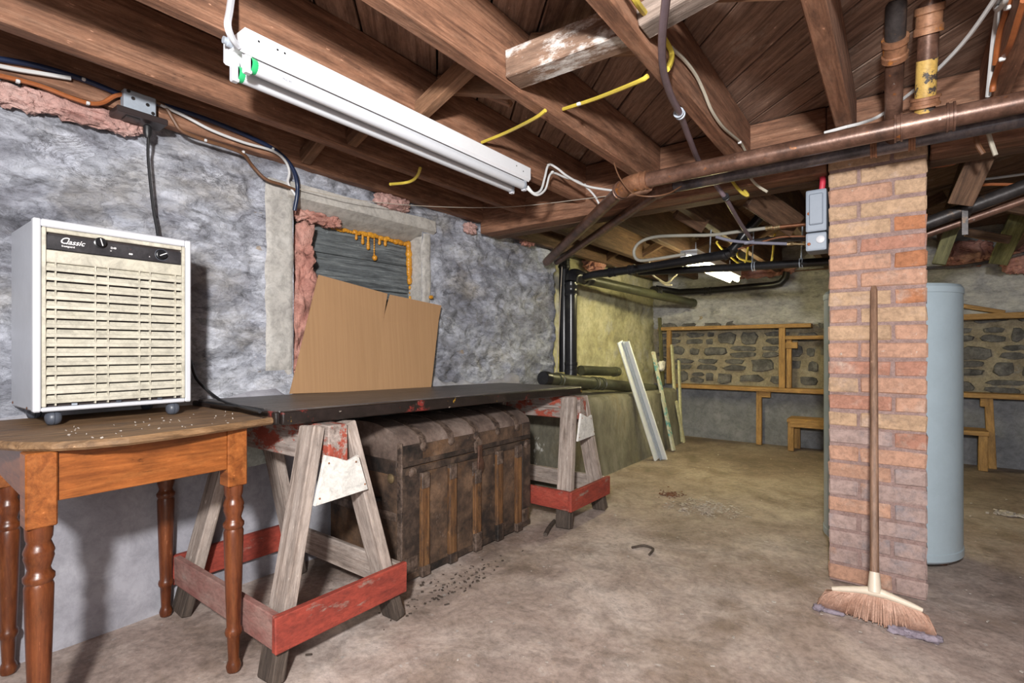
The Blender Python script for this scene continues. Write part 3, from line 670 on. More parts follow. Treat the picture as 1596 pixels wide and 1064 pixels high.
bm0 = prism_bm([(-.008, .0), (-.0005, -.0115), (.002, -.0125), (.002, -.0205), (.001, -.0215), (-.0005, -.0215), (-.002, -.0135), (-.0105, -.001)], gy1 - gy0 - .018)
me = bpy.data.meshes.new('louvre_slat'); bm0.to_mesh(me); bm0.free(); me.materials.append(M['cream'])
for k in range(NL):
    put('louvre_slat', me, None, dh, MAT3((1, 0, 0), (0, 0, 1), (0, -1, 0), (DX, gy1 - .009, lz1 - k * st + .0005)))
for f in (.06, .325, .415, .65, .735, .945):
    y = gy0 + .009 + f * (gy1 - gy0 - .018)
    box('grille_rib', (DX - .012, y - .0015, lz0 - .002), (DX - .0005, y + .0015, lz1 + .004), M['cream'], dh)
for px in (116, 185, 249):
    p = aX(px, 628, DX - .001); box('clip', (DX - .004, p.y - .006, gz0 + .0005), (DX + .001, p.y + .006, gz0 + .006), M['galv'] if px < 120 else M['caster'], dh)
def knob(px, py, ang):
    p = aX(px, py, DX - .004)
    k = lathe('knob', [(.0155, 0), (.0155, .003), (.0125, .004), (.012, .011), (.0105, .0125)], M['knob'], dh, MAT3((0, 1, 0), (0, 0, 1), (1, 0, 0), p), 20)
    d = Vector((0, math.cos(ang), math.sin(ang)))
    bar('pointer', p + Vector((.0125, 0, 0)) - d * .010, p + Vector((.0125, 0, 0)) + d * .011, .0022, .0014, M['ink_white'], k, up=(1, 0, 0), bev=0)
knob(156.5, 378.5, math.radians(105)); knob(252, 397, math.radians(28))
lathe('dial_ring', [(.0165, 0), (.0175, .0006), (.0185, 0)], M['caster'], dh, MAT3((0, 1, 0), (0, 0, 1), (1, 0, 0), aX(252, 397, DX - .0038)), 24)
tx = lambda nm, s, px, py, size, sh=0, bold=0, m='ink_white': text(nm, s, size, M[m], pn, MAT3((0, 1, 0), (0, 0, 1), (1, 0, 0), aX(px, py, DX - .0035)), sh, bold)
tx('lettering_script', 'lassic', 102.5, 380.2, .0195, .4, .0002)
tx('lettering_script_initial', 'C', 92.0, 378.6, .025, .4, .0002)
tx('lettering_small', 'frostguard', 96, 384.2, .0068, 0, .0001)
tx('lettering_model', 'D40', 172.5, 387.5, .0078, 0, .0001); tx('lettering_mark', '\u2715', 171.5, 391.5, .005, 0, .0001)
tx('lettering_mark', 'OO', 201, 396.5, .0055, 0, .0006); tx('lettering_mark', '\u25B4', 203, 389.5, .005, 0, 0, 'red_dot'); tx('lettering_mark', 'A', 232, 400.5, .005)
tx('lettering_mark', 'off', 150.5, 369.8, .0045)
for (x, y) in ((-1.868, .372), (-1.868, .664), (-2.09, .372), (-2.09, .664)):
    c = lathe('caster', [(.006, -.018), (.017, -.014), (.0205, -.006), (.0205, -.001), (.018, 0), (.0205, .001), (.0205, .006), (.017, .014), (.006, .018)], M['caster'], dh, MAT3((0, 0, 1), (1, 0, 0), (0, 1, 0), (x, y, TZ + .0205)), 18, 60)
    lathe('caster_stem', [(.012, 0), (.012, .006), (.006, .008), (.006, .022)], M['black_rubber'], c, T(x, y, TZ + .032), 12)
for px, py in ((20, 627), (42, 636)):
    p = aY(px, py, DY0 + .0015); lathe('screw', [(.004, 0), (.004, .001), (.002, .002)], M['copper'], dh, zto(p, (0, -1, 0)), 8)

# ================================================================== LONG BLACK SLAB ON SAWHORSES
sl = thing('workbench_slab', 'long black paint-spattered wooden slab laid across two sawhorses', 'tabletop', (-1.81, 1.77, .70))
sy0, sy1, tilt = .835, 2.70, -.0168
zt = lambda y: .763 + (y - sy0) * tilt
TH = .046
Ms = MAT3((0, 1, tilt), (-1, 0, 0), (0, -tilt, 1), (-1.82, (sy0 + sy1) / 2, zt((sy0 + sy1) / 2) - TH / 2))
mk('panel', box_bm(sy1 - sy0, .58, TH, .003, .0006, 8), M['doorboard'], sl, Ms)
mk('front_edge', box_bm(sy1 - sy0, .022, TH - .004, .004, .0008, 8), M['dooredge'], sl, Ms @ T(0, -.301, -.001))
mk('end_edge', box_bm(.016, .60, TH - .006, .004, .0006), M['dooredge'], sl, Ms @ T(-(sy1 - sy0) / 2 - .008, 0, -.001))

M['saw_beam'] = wood('red_streaked_lumber', ((.20, .15, .125), (.42, .34, .30), (.58, .49, .44)), stain=(.36, .07, .04), stain_lo=.5, stain_hi=.56, st_scale=6)
M['saw_foot'] = wood('dirty_damp_lumber', ((.03, .022, .018), (.09, .065, .05), (.16, .12, .095)), bmp=.8)
def sawhorse(label, yc, xf, xb, H, sp, gus, side_mats):
    rt = thing('sawhorse', label, 'sawhorse', ((xf + xb) / 2, yc, 0), 'sawhorses under the black slab')
    bh, bw = .125, .072
    bar('top_beam', (xf + .035, yc, H - bh / 2), (xb - .03, yc, H - bh / 2), bw, bh, M['saw_beam'], rt, bev=.004, jit=.001)
    legpos = {}
    for xx, ox in ((xf, .035), (xb, -.03)):
        for s in (-1, 1):
            top = Vector((xx - ox * .6, yc + s * (bw / 2 + .022), H - .002)); foot = Vector((xx + ox, yc + s * sp, 0))
            d = (top - foot).normalized(); tf = foot + d * (.10 / d.z)
            lg = bar('leg', tf, top, .04, .088, M['saw'], rt, up=(1, 0, 0), bev=.004, jit=.001)
            bar('foot', foot + d * .004, tf, .039, .086, M['saw_foot'], lg, up=(1, 0, 0), bev=.004, jit=.0025)
            legpos[(xx, s)] = (foot, d)
    def at(xx, s, z): f, d = legpos[(xx, s)]; return f + d * (z / d.z)
    zs = .15
    for xx, sg in ((xf, 1), (xb, -1)):
        a_, b_ = at(xx, -1, zs), at(xx, 1, zs); e = Vector((0, .05, 0)); o_ = Vector((sg * .057, 0, 0))
        bar('end_rail', a_ - e + o_, b_ + e + o_, .022, .105, M['saw_red'], rt, bev=.003, jit=.001)
        if gus is not None:
            gy, gz = .088, (H - .135, H - .215)
            poly = [(-.062, H - .085), (-.02, H - .10), (.02, H - .118), (.06, H - .105), (.098, H - .225), (-.098, H - .235)]
            g = mk('gusset_plate', prism_bm([(p_[0], p_[1]) for p_ in poly], .012, .001), M[gus[0 if sg > 0 else 1]], rt,
                   MAT3((0, 1, 0), (0, 0, 1), (1, 0, 0), (xx + sg * .052 - (.006), yc, 0)))
            for (gy_, gz_) in ((-.05, H - .112), (.05, H - .125), (.085, H - .205), (-.082, H - .215)):
                lathe('nail_head', [(.0035, 0), (.003, .0012), (.001, .0016)], M['iron_orange'], g, MAT3((0, 1, 0), (0, 0, 1), (1, 0, 0) if sg > 0 else (-1, 0, 0), (xx + sg * .052 + sg * .0065, yc + gy_, gz_)) if sg > 0 else T(xx - .0585, yc + gy_, gz_) @ Ry(-math.pi / 2), 8)
    for s in (-1, 1):
        a_, b_ = at(xf, s, zs), at(xb, s, zs); o_ = Vector((0, s * .034, 0))
        bar('side_rail', a_ + o_ + Vector((.055, 0, 0)), b_ + o_ - Vector((.055, 0, 0)), .022, .10, M[side_mats[0 if s < 0 else 1]], rt, bev=.003, jit=.001)
    return rt
sawhorse('weathered sawhorse with red rails and white gusset, beside the orange table', .985, -1.475, -2.03, .709, .225, ('white_paint', 'pale_green'), ('saw_pinkgrey', 'saw'))
sawhorse('weathered sawhorse with red rails at the far end of the trunk', 2.555, -1.455, -1.98, .684, .21, ('white_paint', 'saw'), ('saw_red', 'saw'))

# ================================================================== TRUNK
tr = thing('steamer_trunk', 'old dark steamer trunk with oak slats and domed dusty lid', 'trunk', (-1.845, 1.84, 0))
X0, X1, Y0, Y1, ZB = -2.09, -1.60, 1.385, 2.285, .468
box('body', (X0, Y0, .012), (X1, Y1, ZB), M['trunk'], tr, .006)
def dome(x): t = (x - (X0 + X1) / 2) / ((X1 - X0) / 2); return .585 + .058 * (1 - abs(t) ** 2.4)
pr = [(X1, ZB + .003), (X1, .560), (X1 - .006, .578)] + [(X1 + (X0 - X1) * k / 14, dome(X1 + (X0 - X1) * k / 14)) for k in range(1, 14)] + [(X0 + .006, .578), (X0, .560), (X0, ZB + .003)]
def arch(name, pr_, y0, y1, mat, bev=0.0, par=None):
    cxm = -1.845
    return smooth_by_angle(mk(name, prism_bm([(x - cxm, z) for x, z in pr_], y1 - y0, bev), mat, par or tr, MAT3((1, 0, 0), (0, 0, 1), (0, -1, 0), (cxm, y1, 0))), 35)
arch('lid', pr, Y0, Y1, M['trunk_lid'], 0)
box('lid_front', (X1 - .002, Y0 + .01, ZB + .004), (X1 + .003, Y1 - .01, .556), M['trunk'], tr, .002)
def offs(d):
    return [(X1 + d + .001, ZB + .075)] + [(X1 + d, .562), (X1 - .004 + d * .7, .580 + d * .7)] + [(X1 + (X0 - X1) * k / 14, dome(X1 + (X0 - X1) * k / 14) + d) for k in range(1, 14)] + [(X0 - d, .562)]
inner = [(X0 + .002, .55)] + [(X1 + (X0 - X1) * k / 14, dome(X1 + (X0 - X1) * k / 14) - .004) for k in range(13, 0, -1)] + [(X1 - .002, .56), (X1 - .002, ZB + .075)]
YS = [aX(px, 790, X1).y for px in (659, 702, 741, 775, 805)]
for y in YS:
    arch('lid_strap', offs(.003) + inner, y - .017, y + .017, M['trunk_metal'])
    lathe('strap_tip', [(.019, 0), (.019, .006), (.012, .009)], M['trunk_metal'], tr, MAT3((0, 1, 0), (0, 0, 1), (1, 0, 0), (X1 + .001, y, ZB + .076)), 14)
for k, y in enumerate(YS):
    zb_ = (.018, .018, .06, .055, .018)[k]; zt_ = (.425, .43, .375, .435, .442)[k]
    s_ = bar('slat', (X1 + .010, y, zb_), (X1 + .010, y, zt_), .046, .020, M['trunk_slat'], tr, up=(1, 0, 0), bev=.004, jit=.001)
    box('slat_cap', (X1 + .001, y - .0225, zt_ - .055), (X1 + .022, y + .0225, zt_ + .012), M['trunk_metal'], s_, .003)
    box('slat_foot', (X1 + .001, y - .024, .004), (X1 + .024, y + .024, zb_ + .03), M['trunk_black'] if k % 2 else M['trunk_metal'], s_, .003)
box('seam_band', (X1, Y0, ZB - .03), (X1 + .006, Y1, ZB - .002), M['trunk_black'], tr, .002)
box('seam_band', (X1, Y0, ZB + .004), (X1 + .006, Y1, ZB + .026), M['trunk_black'], tr, .002)
box('bottom_band', (X1, Y0, .008), (X1 + .006, Y1, .035), M['trunk_black'], tr, .002)
for y0, y1 in ((Y0 - .003, Y0 + .115), (Y1 - .07, Y1 + .003)):
    box('corner_plate', (X1 - .01, y0, .10), (X1 + .004, y1, ZB - .004), M['trunk_black'], tr, .002)
    box('corner_plate', (X1 - .01, y0, ZB + .006), (X1 + .004, y1, .560), M['trunk_black'], tr, .002)
    box('corner_plate', (X1 - .01, y0, .008), (X1 + .005, y1 - .03, .10), M['trunk_metal'], tr, .002)
box('edge_band', (X1 - .022, Y0 - .005, .01), (X1 + .0055, Y0 + .006, .572), M['trunk_metal'], tr, .002)
box('end_plate', (X0, Y0 - .0025, .25), (X1 - .03, Y0 + .002, .285), M['trunk_metal'], tr, .001)
box('end_plate', (X0, Y0 - .0025, ZB - .03), (X1 - .03, Y0 + .002, ZB + .03), M['trunk_black'], tr, .001)
yl = aX(743, 705, X1).y
hp = mk('hasp_plate', prism_bm([(-.03, .05), (-.012, .062), (0, .075), (.012, .062), (.03, .05), (.022, .0), (-.022, .0)], .006, .001), M['trunk_metal'], tr, MAT3((0, 1, 0), (0, 0, 1), (1, 0, 0), (X1 + .0065, yl, ZB - .005)))
mk('hasp', prism_bm([(-.014, .03), (.014, .03), (.016, -.03), (.026, -.055), (.026, -.08), (.014, -.098), (-.006, -.098), (-.018, -.085), (-.018, -.05), (-.014, -.02)], .009, .002), M['iron_rust'], hp, MAT3((0, 1, 0), (0, 0, 1), (1, 0, 0), (X1 + .0125, yl + .004, ZB + .0)))
box('lock_plate', (X1 + .004, yl - .04, ZB - .11), (X1 + .011, yl + .03, ZB - .045), M['trunk_metal'], tr, .003)
for y in (Y0 + .055, Y1 - .04):
    lathe('draw_bolt', [(.021, 0), (.021, .003), (.014, .004), (.011, .008), (.005, .010)], M['trunk_metal'], tr, MAT3((0, 1, 0), (0, 0, 1), (1, 0, 0), (X1 + .004, y, ZB - .022)), 16)
lathe('end_knob', [(.02, 0), (.02, .004), (.008, .012)], M['brass'], tr, zto((X1 - .06, Y0 - .002, ZB - .045), (0, -1, 0)), 14)
tube('end_handle', [(-1.72, Y0 - .003, .33), (-1.76, Y0 - .02, .325), (-1.845, Y0 - .022, .315), (-1.93, Y0 - .02, .325), (-1.97, Y0 - .003, .33)], .009, M['black_rubber'], tr, 8, 4)

# ================================================================== CARDBOARD SHEET
def card():
    pts = {'A': (452, 613.5, -2.095), 'B': (497, 428, -2.132), 'C': (604, 457.5, -2.128), 'D': (597, 502, -2.120), 'E': (588, 608.5, -2.09), 'C2': (608.5, 459, -2.118), 'F': (688, 476, -2.112), 'Fm': (684, 497, -2.112), 'G': (672, 604, -2.075)}
    bm = bmesh.new(); V = {k: bm.verts.new(aX(*v)) for k, v in pts.items()}
    f1 = bm.faces.new([V[k] for k in ('A', 'E', 'D', 'C', 'B')]); f2 = bm.faces.new([V[k] for k in ('E', 'G', 'Fm', 'F', 'C2', 'D')])
    r = bmesh.ops.extrude_face_region(bm, geom=[f1, f2])
    bmesh.ops.translate(bm, vec=(-.006, 0, 0), verts=[v for v in r['geom'] if isinstance(v, bmesh.types.BMVert)])
    bmesh.ops.recalc_face_normals(bm, faces=bm.faces)
    o0 = Vector((-2.09, 1.6, .75)); bmesh.ops.translate(bm, vec=-o0, verts=bm.verts)
    return mk('cardboard_sheet', bm, M['cardboard'], None, T(o0))
tag(card(), 'torn brown cardboard sheet leaning against the boarded window', 'cardboard')

# ================================================================== WATER TANK
tk = thing('water_tank', 'pale grey-blue cylindrical water tank behind the brick pillar', 'water tank', (-.034, 3.04, 0))
RT_ = .270
lathe('shell', [(RT_ - .012, .034), (RT_, .045), (RT_, .075), (RT_ - .003, .078), (RT_ - .003, 1.195), (RT_, 1.198), (RT_, 1.222), (RT_ - .010, 1.236), (.02, 1.252)], M['tank'], tk, T(-.034, 3.04, 0), 56, 30)
for a_ in (-.35, 1.75, 3.84):
    lathe('foot', [(.022, 0), (.022, .03), (.03, .036)], M['iron_rust'], tk, T(-.034 + .2 * math.cos(a_), 3.04 + .2 * math.sin(a_), 0), 12)
sd = Vector((math.sin(.49), -math.cos(.49), 0)) * (RT_ - .003)
bar('seam', (-.034 + sd.x, 3.04 + sd.y, .08), (-.034 + sd.x, 3.04 + sd.y, 1.195), .012, .003, M['tank'], tk, up=(sd.x, sd.y, 0), bev=.001)
for (dx, dy) in ((-.17, -.05), (.1, .1)):
    tube('water_line', [(-.034 + dx, 3.04 + dy, 1.23), (-.034 + dx, 3.04 + dy, 1.78)], .009, M['copper'], tk, 10)
    collar('fitting', (-.034 + dx, 3.04 + dy, 1.40), (0, 0, 1), .010, .03, M['brass'], tk, .004)

# ================================================================== BROOM
hl, hr = aY(1297, 919, 2.15), aY(1438, 955, 2.15)
hl.z = hr.z = .098
bb = Vector(((hl.x + hr.x) / 2, 2.16, 0))
br_ = thing('broom', 'broom with brown wooden handle and splayed tan bristles leaning against the brick pillar', 'broom', bb)
top = aY(1362, 446, 2.478); bot = aY(1363, 915, 2.152)
dh_ = (top - bot); Lh = dh_.length
lathe('handle', [(.0135, 0), (.0135, Lh * .06), (.0128, Lh * .5), (.0118, Lh * .985), (.008, Lh)], M['handle'], br_, zto(bot, dh_), 14)
hp_ = [hl.lerp(hr, t) + Vector((0, 0, .026 * (1 - abs(2 * t - 1) ** 1.3))) for t in [k / 8 for k in range(9)]]
tube('head', hp_, .012, M['bone'], br_, 10, radii=[.007, .010, .011, .013, .018, .013, .011, .010, .007])
lathe('socket', [(.021, -.02), (.019, .0), (.0165, .03), (.0145, .045)], M['bone'], br_, zto(bot + Vector((0, 0, .005)), dh_), 14)
el, er = aZ(1272, 946, .006), aZ(1461, 999, .006)
def bristle_end(t, s):
    p_ = el.lerp(er, t); return Vector((p_.x, p_.y + .035 + .040 * s + .012 * math.sin(t * 9) * (s < 0), .006 + .01 * random.random()))
bm = bmesh.new()
for k in range(420):
    t = (k + random.random()) / 420; s = random.uniform(-1, 1)
    h0 = hl.lerp(hr, .02 + .96 * t) + Vector((0, .008 * s, .006 + .02 * (1 - abs(2 * t - 1)))); h0.z -= .012
    e = bristle_end(min(1, max(0, t + random.uniform(-.02, .02))), s); mid = h0.lerp(e, .55) + Vector((0, .012 * s, .018))
    tube_bm([h0 - bb, mid - bb, e - bb], .0018, 3, bm)
bo = mk('bristles', bm, M['bristle'], br_, T(bb)); bo['kind'] = 'stuff'
# solid inner mass of bristles
bm = bmesh.new(); rows = []
for k in range(17):
    t = k / 16; h0 = hl.lerp(hr, .02 + .96 * t) + Vector((0, 0, -.004 + .02 * (1 - abs(2 * t - 1)))); e = bristle_end(t, 0); e.z = .012
    ring = []
    for (f, wv) in ((0, .007), (.5, .02), (1, .032)):
        c = h0.lerp(e, f); ring.append((c + Vector((0, -wv, .012 * (f == .5))), c + Vector((0, wv, .012 * (f == .5)))))
    rows.append([bm.verts.new(ring[0][0] - bb), bm.verts.new(ring[1][0] - bb), bm.verts.new(ring[2][0] - bb), bm.verts.new(ring[2][1] - bb), bm.verts.new(ring[1][1] - bb), bm.verts.new(ring[0][1] - bb)])
for A, B in zip(rows, rows[1:]):
    for k in range(6): bm.faces.new((A[k], A[(k + 1) % 6], B[(k + 1) % 6], B[k]))
bm.faces.new(rows[0]); bm.faces.new(rows[-1]); bmesh.ops.recalc_face_normals(bm, faces=bm.faces)
mk('bristle_block', bm, M['bristle'], br_, T(bb), True)
for k, (t, s, sx, sy, sz) in enumerate(((.02, -1.0, .016, .012, .010), (.16, -1.15, .035, .010, .007), (.70, -1.15, .03, .012, .012), (.82, -1.2, .04, .014, .012), (.95, -1.0, .03, .02, .012))):
    p = bristle_end(t, s); mk('lint_clump', blob_bm(sx, sy, sz, 3, .55, 3, k), M['lint'], br_, T(p.x, p.y, sz * .9), True)

# ================================================================== FLUORESCENT FIXTURES
def fixture(name, label, x, y0, y1, zt_, lit):
    f = thing(name, label, 'light fixture', (x, (y0 + y1) / 2, zt_), 'fluorescent strip lights')
    wd = .118
    poly = [(-wd / 2, 0), (wd / 2, 0), (wd / 2, -.050), (wd / 2 - .012, -.060), (.022, -.045), (.012, -.036), (-.012, -.036), (-.022, -.045), (-wd / 2 + .012, -.060), (-wd / 2, -.050)]
    hs = mk('housing', prism_bm(poly, y1 - y0, .0008), M['white_enamel'], f, MAT3((1, 0, 0), (0, 0, 1), (0, -1, 0), (x, y1, zt_)))
    tubes = []
    for s in (-1, 1):
        tx_ = x + s * .034; tz_ = zt_ - .078
        tb_ = tube('tube', [(tx_, y0 + .022, tz_), (tx_, y1 - .022, tz_)], .019, M['lit'] if lit else M['tube_glass'], f, 18)
        for y, g in ((y0 + .022, 1), (y1 - .022, -1)):
            lathe('end_cap', [(.0195, 0), (.0198, .004), (.0198, .013), (.019, .016)], M['green'] if (g > 0 and not lit) else M['galv'], tb_, zto((tx_, y, tz_), (0, g, 0)), 18)
            box('lamp_holder', (tx_ - .010, y - .006 - .008 * (g > 0), tz_ - .024), (tx_ + .010, y + .006 + .008 * (g < 0), zt_ - .047), M['white_plastic'], f, .003)
        tubes.append(tb_)
    return f, tubes
FXX = -1.372
fx, tb2 = fixture('fluorescent_fixture', 'unlit white twin-tube strip light fixed under the ceiling joists near the camera', FXX, .628, 1.885, 1.762, False)
for (dy, dz) in ((.035, -.02), (.085, -.018), (.105, -.018), (1.15, -.02), (1.2, -.03)):
    lathe('screw_hole', [(.003, 0), (.003, .0006)], M['knob'], fx, MAT3((0, 1, 0), (0, 0, 1), (1, 0, 0), (FXX + .0591, .628 + dy, 1.762 + dz)), 8)
lathe('cable_clamp', [(.012, 0), (.012, .012), (.009, .014), (.009, .022)], M['galv'], fx, zto((FXX - .01, .628, 1.745), (0, -1, 0)), 12)
q = MAT3((0, 1, 0), (.55, 0, .83), (.83, 0, -.55), Vector((FXX + .034, .73, 1.684)) + Vector((.83, 0, -.55)) * .0192 + Vector((.55, 0, .83)) * .002)
text('tube_print', 'PHILIPS', .0085, M['ink_grey'], tb2[1], q, 0, 0, .0001)
text('tube_print', 'F40T12', .0055, M['ink_grey'], tb2[1], q @ T(.004, -.009, -.001), 0, 0, .0001) if False else None
fx2, _ = fixture('fluorescent_fixture', 'lit fluorescent strip light glowing in the far part of the basement', -1.18, 3.64, 4.90, 1.655, True)
for y in (3.8, 4.75): tube('hanging_chain', [(-1.18, y, 1.655), (-1.18, y, 1.735)], .004, M['galv'], fx2, 6)

# ================================================================== RUSTY IRON PIPES
def elbow(name, p, d0, d1, r, mat, parent):
    """smooth bend around p between incoming direction d0 and outgoing d1"""
    p, d0, d1 = Vector(p), Vector(d0).normalized(), Vector(d1).normalized(); k = r * 2.0
    a_, b_ = p - d0 * k, p + d1 * k; pts = []
    for i in range(9):
        t = i / 8; pts.append(a_ * (1 - t) ** 2 + p * 2 * t * (1 - t) + b_ * t * t)
    return tube(name, pts, r * 1.22, mat, parent, 16)
PA = Vector((-.945, 2.10, 1.675)); PB = aX(852, 408, -2.06)
ip = thing('iron_pipe', 'thick rusty brown iron pipe running in front of the beam, with tee and riser', 'pipe', (-.945, 2.1, 1.675), 'old iron heating pipes')
dab_ = (PB - PA).normalized()
tube('pipe_run', [PA + Vector((.06, 0, 0)), (2.12, 2.10, 1.675)], .032, M['iron_rust'], ip, 18)
tube('pipe_run', [PA + dab_ * .06, PB], .030, M['iron_rust'], ip, 18)
elbow('elbow', PA, (-1, 0, 0), dab_, .031, M['iron_orange'], ip)
collar('elbow_collar', PA + Vector((.075, 0, 0)), (1, 0, 0), .034, .035, M['iron_orange'], ip, .007)
collar('elbow_collar', PA + dab_ * .075, dab_, .033, .03, M['iron_rust'], ip, .007)
pt = aY(1440, 190, 2.10)
R2 = Vector((pt.x, 2.10, 1.675)); R2t = aZ(1450, -6, 1.99); dr2 = (R2t - R2).normalized()
tube('tee', [R2 - Vector((.07, 0, 0)), R2 + Vector((.07, 0, 0))], .039, M['iron_rust'], ip, 18)
for s in (-.065, .065): collar('tee_collar', R2 + Vector((s, 0, 0)), (1, 0, 0), .039, .022, M['iron_rust'], ip, .006)
collar('tee_collar', R2 + dr2 * .062, dr2, .033, .03, M['iron_orange'], ip, .007)
LR2 = (R2t - R2).length
tube('riser', [R2 + dr2 * .03, R2 + dr2 * LR2 * .52], .027, M['iron_yellow'], ip, 16)
tube('riser', [R2 + dr2 * LR2 * .52, R2 + dr2 * LR2 * .80], .0265, M['iron_rust'], ip, 16)
collar('coupling', R2 + dr2 * LR2 * .825, dr2, .030, .075, M['iron_orange'], ip, .007)
tube('riser', [R2 + dr2 * LR2 * .83, R2t], .028, M['iron_rust'], ip, 16)

QA = Vector((-.86, 2.30, 1.690)); QB = aX(868, 408, -2.00)
dq = (QB - QA).normalized()
iq = thing('iron_pipe', 'dark blue-black iron pipe just behind and below the thick rusty one', 'pipe', QA, 'old iron heating pipes')
tube('pipe_run', [QA + Vector((.05, 0, 0)), (2.12, 2.30, 1.690)], .0265, M['iron_blue'], iq, 16)
tube('pipe_run', [QA + dq * .05, QB], .024, M['iron_rust'], iq, 16)
elbow('elbow', QA, (-1, 0, 0), dq, .026, M['iron_rust'], iq)
R1 = Vector((aY(1391, 226, 2.30).x, 2.30, 1.690)); R1t = aZ(1397, -6, 1.99); dr1 = (R1t - R1).normalized(); LR1 = (R1t - R1).length
tube('tee', [R1 - Vector((.06, 0, 0)), R1 + Vector((.06, 0, 0))], .032, M['iron_blue'], iq, 16)
for s in (-.055, .055): collar('tee_collar', R1 + Vector((s, 0, 0)), (1, 0, 0), .032, .02, M['iron_orange'], iq, .005)
tube('riser', [R1, R1 + dr1 * LR1 * .66], .026, M['iron_rust'], iq, 16)
collar('coupling', R1 + dr1 * LR1 * .69, dr1, .029, .07, M['iron_orange'], iq, .007)
tube('riser', [R1 + dr1 * LR1 * .69, R1t], .0275, M['iron_black'], iq, 16)

# pipes behind the pillar on the right
rp = thing('iron_pipe', 'black iron pipe sloping up to the right beyond the brick pillar', 'pipe', aY(1452, 345, 3.0), 'old iron heating pipes')
tube('pipe_run', [aY(1400, 365, 2.98), aY(1596, 291, 3.0), aY(1690, 256, 3.0)], .029, M['iron_black'], rp, 14)
bar('hanger_strap', aY(1504, 322, 2.96), aY(1504, 366, 2.96), .022, .004, M['iron_black'], rp, up=(0, 1, 0), bev=.001)
collar('hanger_ring', aY(1504, 326, 3.0), (1, 0, .2), .030, .025, M['iron_black'], rp, .004)
rp2 = thing('iron_pipe', 'thinner brown iron pipe beneath the sloping black one beyond the pillar', 'pipe', aY(1452, 362, 3.08), 'old iron heating pipes')
tube('pipe_run', [aY(1400, 380, 3.08), aY(1596, 312, 3.08), aY(1690, 280, 3.08)], .019, M['iron_rust'], rp2, 12)

# ================================================================== BLACK PLASTIC DRAINS
ds = thing('drain_stack', 'black plastic drain stack with branch pipe in the far left corner', 'pipe', (-2.03, 3.45, .62))
S0, S1 = aX(889, 592, -2.05), aX(891, 440, -2.05); S0.y = S1.y = (S0.y + S1.y) / 2; S0.x = S1.x = -2.05
E1 = aX(1079, 472, -1.75); B0 = S1 + Vector((.02, .10, -.01))
tube('stack_pipe', [S0 + Vector((0, 0, .05)), S1], .046, M['abs'], ds, 18)
tube('elbow', [S1, S1 + Vector((0, .015, .045)), S1 + Vector((.005, .06, .062)), B0 + Vector((0, .04, .055))], .053, M['abs'], ds, 18, 4)
tube('branch_pipe', [B0 + Vector((0, .03, .055)), E1], .042, M['abs_dusty'], ds, 18)
db = (E1 - B0).normalized()
for t in (.04, .60): collar('coupling', B0 + Vector((0, .03, .055)) + (E1 - B0) * t, db, .043, .09, M['abs'], ds, .006)
lathe('end_cap', [(.043, 0), (.047, .0), (.047, .05), (.04, .055)], M['abs_dusty'], ds, zto(E1 - db * .03, db), 18)
collar('coupling', S1 + Vector((0, 0, -.06)), (0, 0, 1), .047, .09, M['abs'], ds, .006)
collar('coupling', S0 + Vector((0, 0, .10)), (0, 0, 1), .047, .08, M['abs'], ds, .006)
H0, H1 = aX(852, 590, -1.97), aX(1020, 606, -1.90)
hd_ = (H1 - H0).normalized()
tube('elbow', [S0 + Vector((0, 0, .06)), S0 + Vector((0, .0, .01)), S0 + Vector((.03, .03, -.03)), H0.lerp(H1, .24)], .050, M['abs'], ds, 18, 4)
tube('floor_pipe', [H0, H1], .045, M['abs_dusty'], ds, 18)
lathe('cleanout_cap', [(.035, -.01), (.053, -.01), (.053, .04), (.047, .05)], M['abs'], ds, zto(H0, -hd_), 18)
for t in (.08, .36, .42): collar('coupling', H0.lerp(H1, t), hd_, .045, .05, M['abs_dusty'], ds, .008)
ds2 = thing('drain_pipe', 'second black vertical drain pipe tucked against the wall behind the stack', 'pipe', (-2.12, 3.5, .6))
V0, V1 = aX(879, 560, -2.13), aX(879, 410, -2.13)
tube('pipe_run', [V0 + Vector((0, 0, -.1)), V1, V1 + Vector((0, .01, .05)), V1 + Vector((.0, .05, .09)), V1 + Vector((.0, .12, .10))], .040, M['abs'], ds2, 16)
collar('coupling', V1, (0, 0, 1), .041, .08, M['abs'], ds2, .006)
hs2 = thing('drain_pipe', 'short dusty capped pipe offcut lying behind the floor drain', 'pipe', aX(912, 577, -2.14))
tube('pipe_run', [aX(905, 577, -2.13), aX(963, 579, -2.10)], .042, M['abs_dusty'], hs2, 16)
collar('pipe_end', aX(958, 579, -2.105), (0, 1, 0), .042, .05, M['abs_dusty'], hs2, .004)

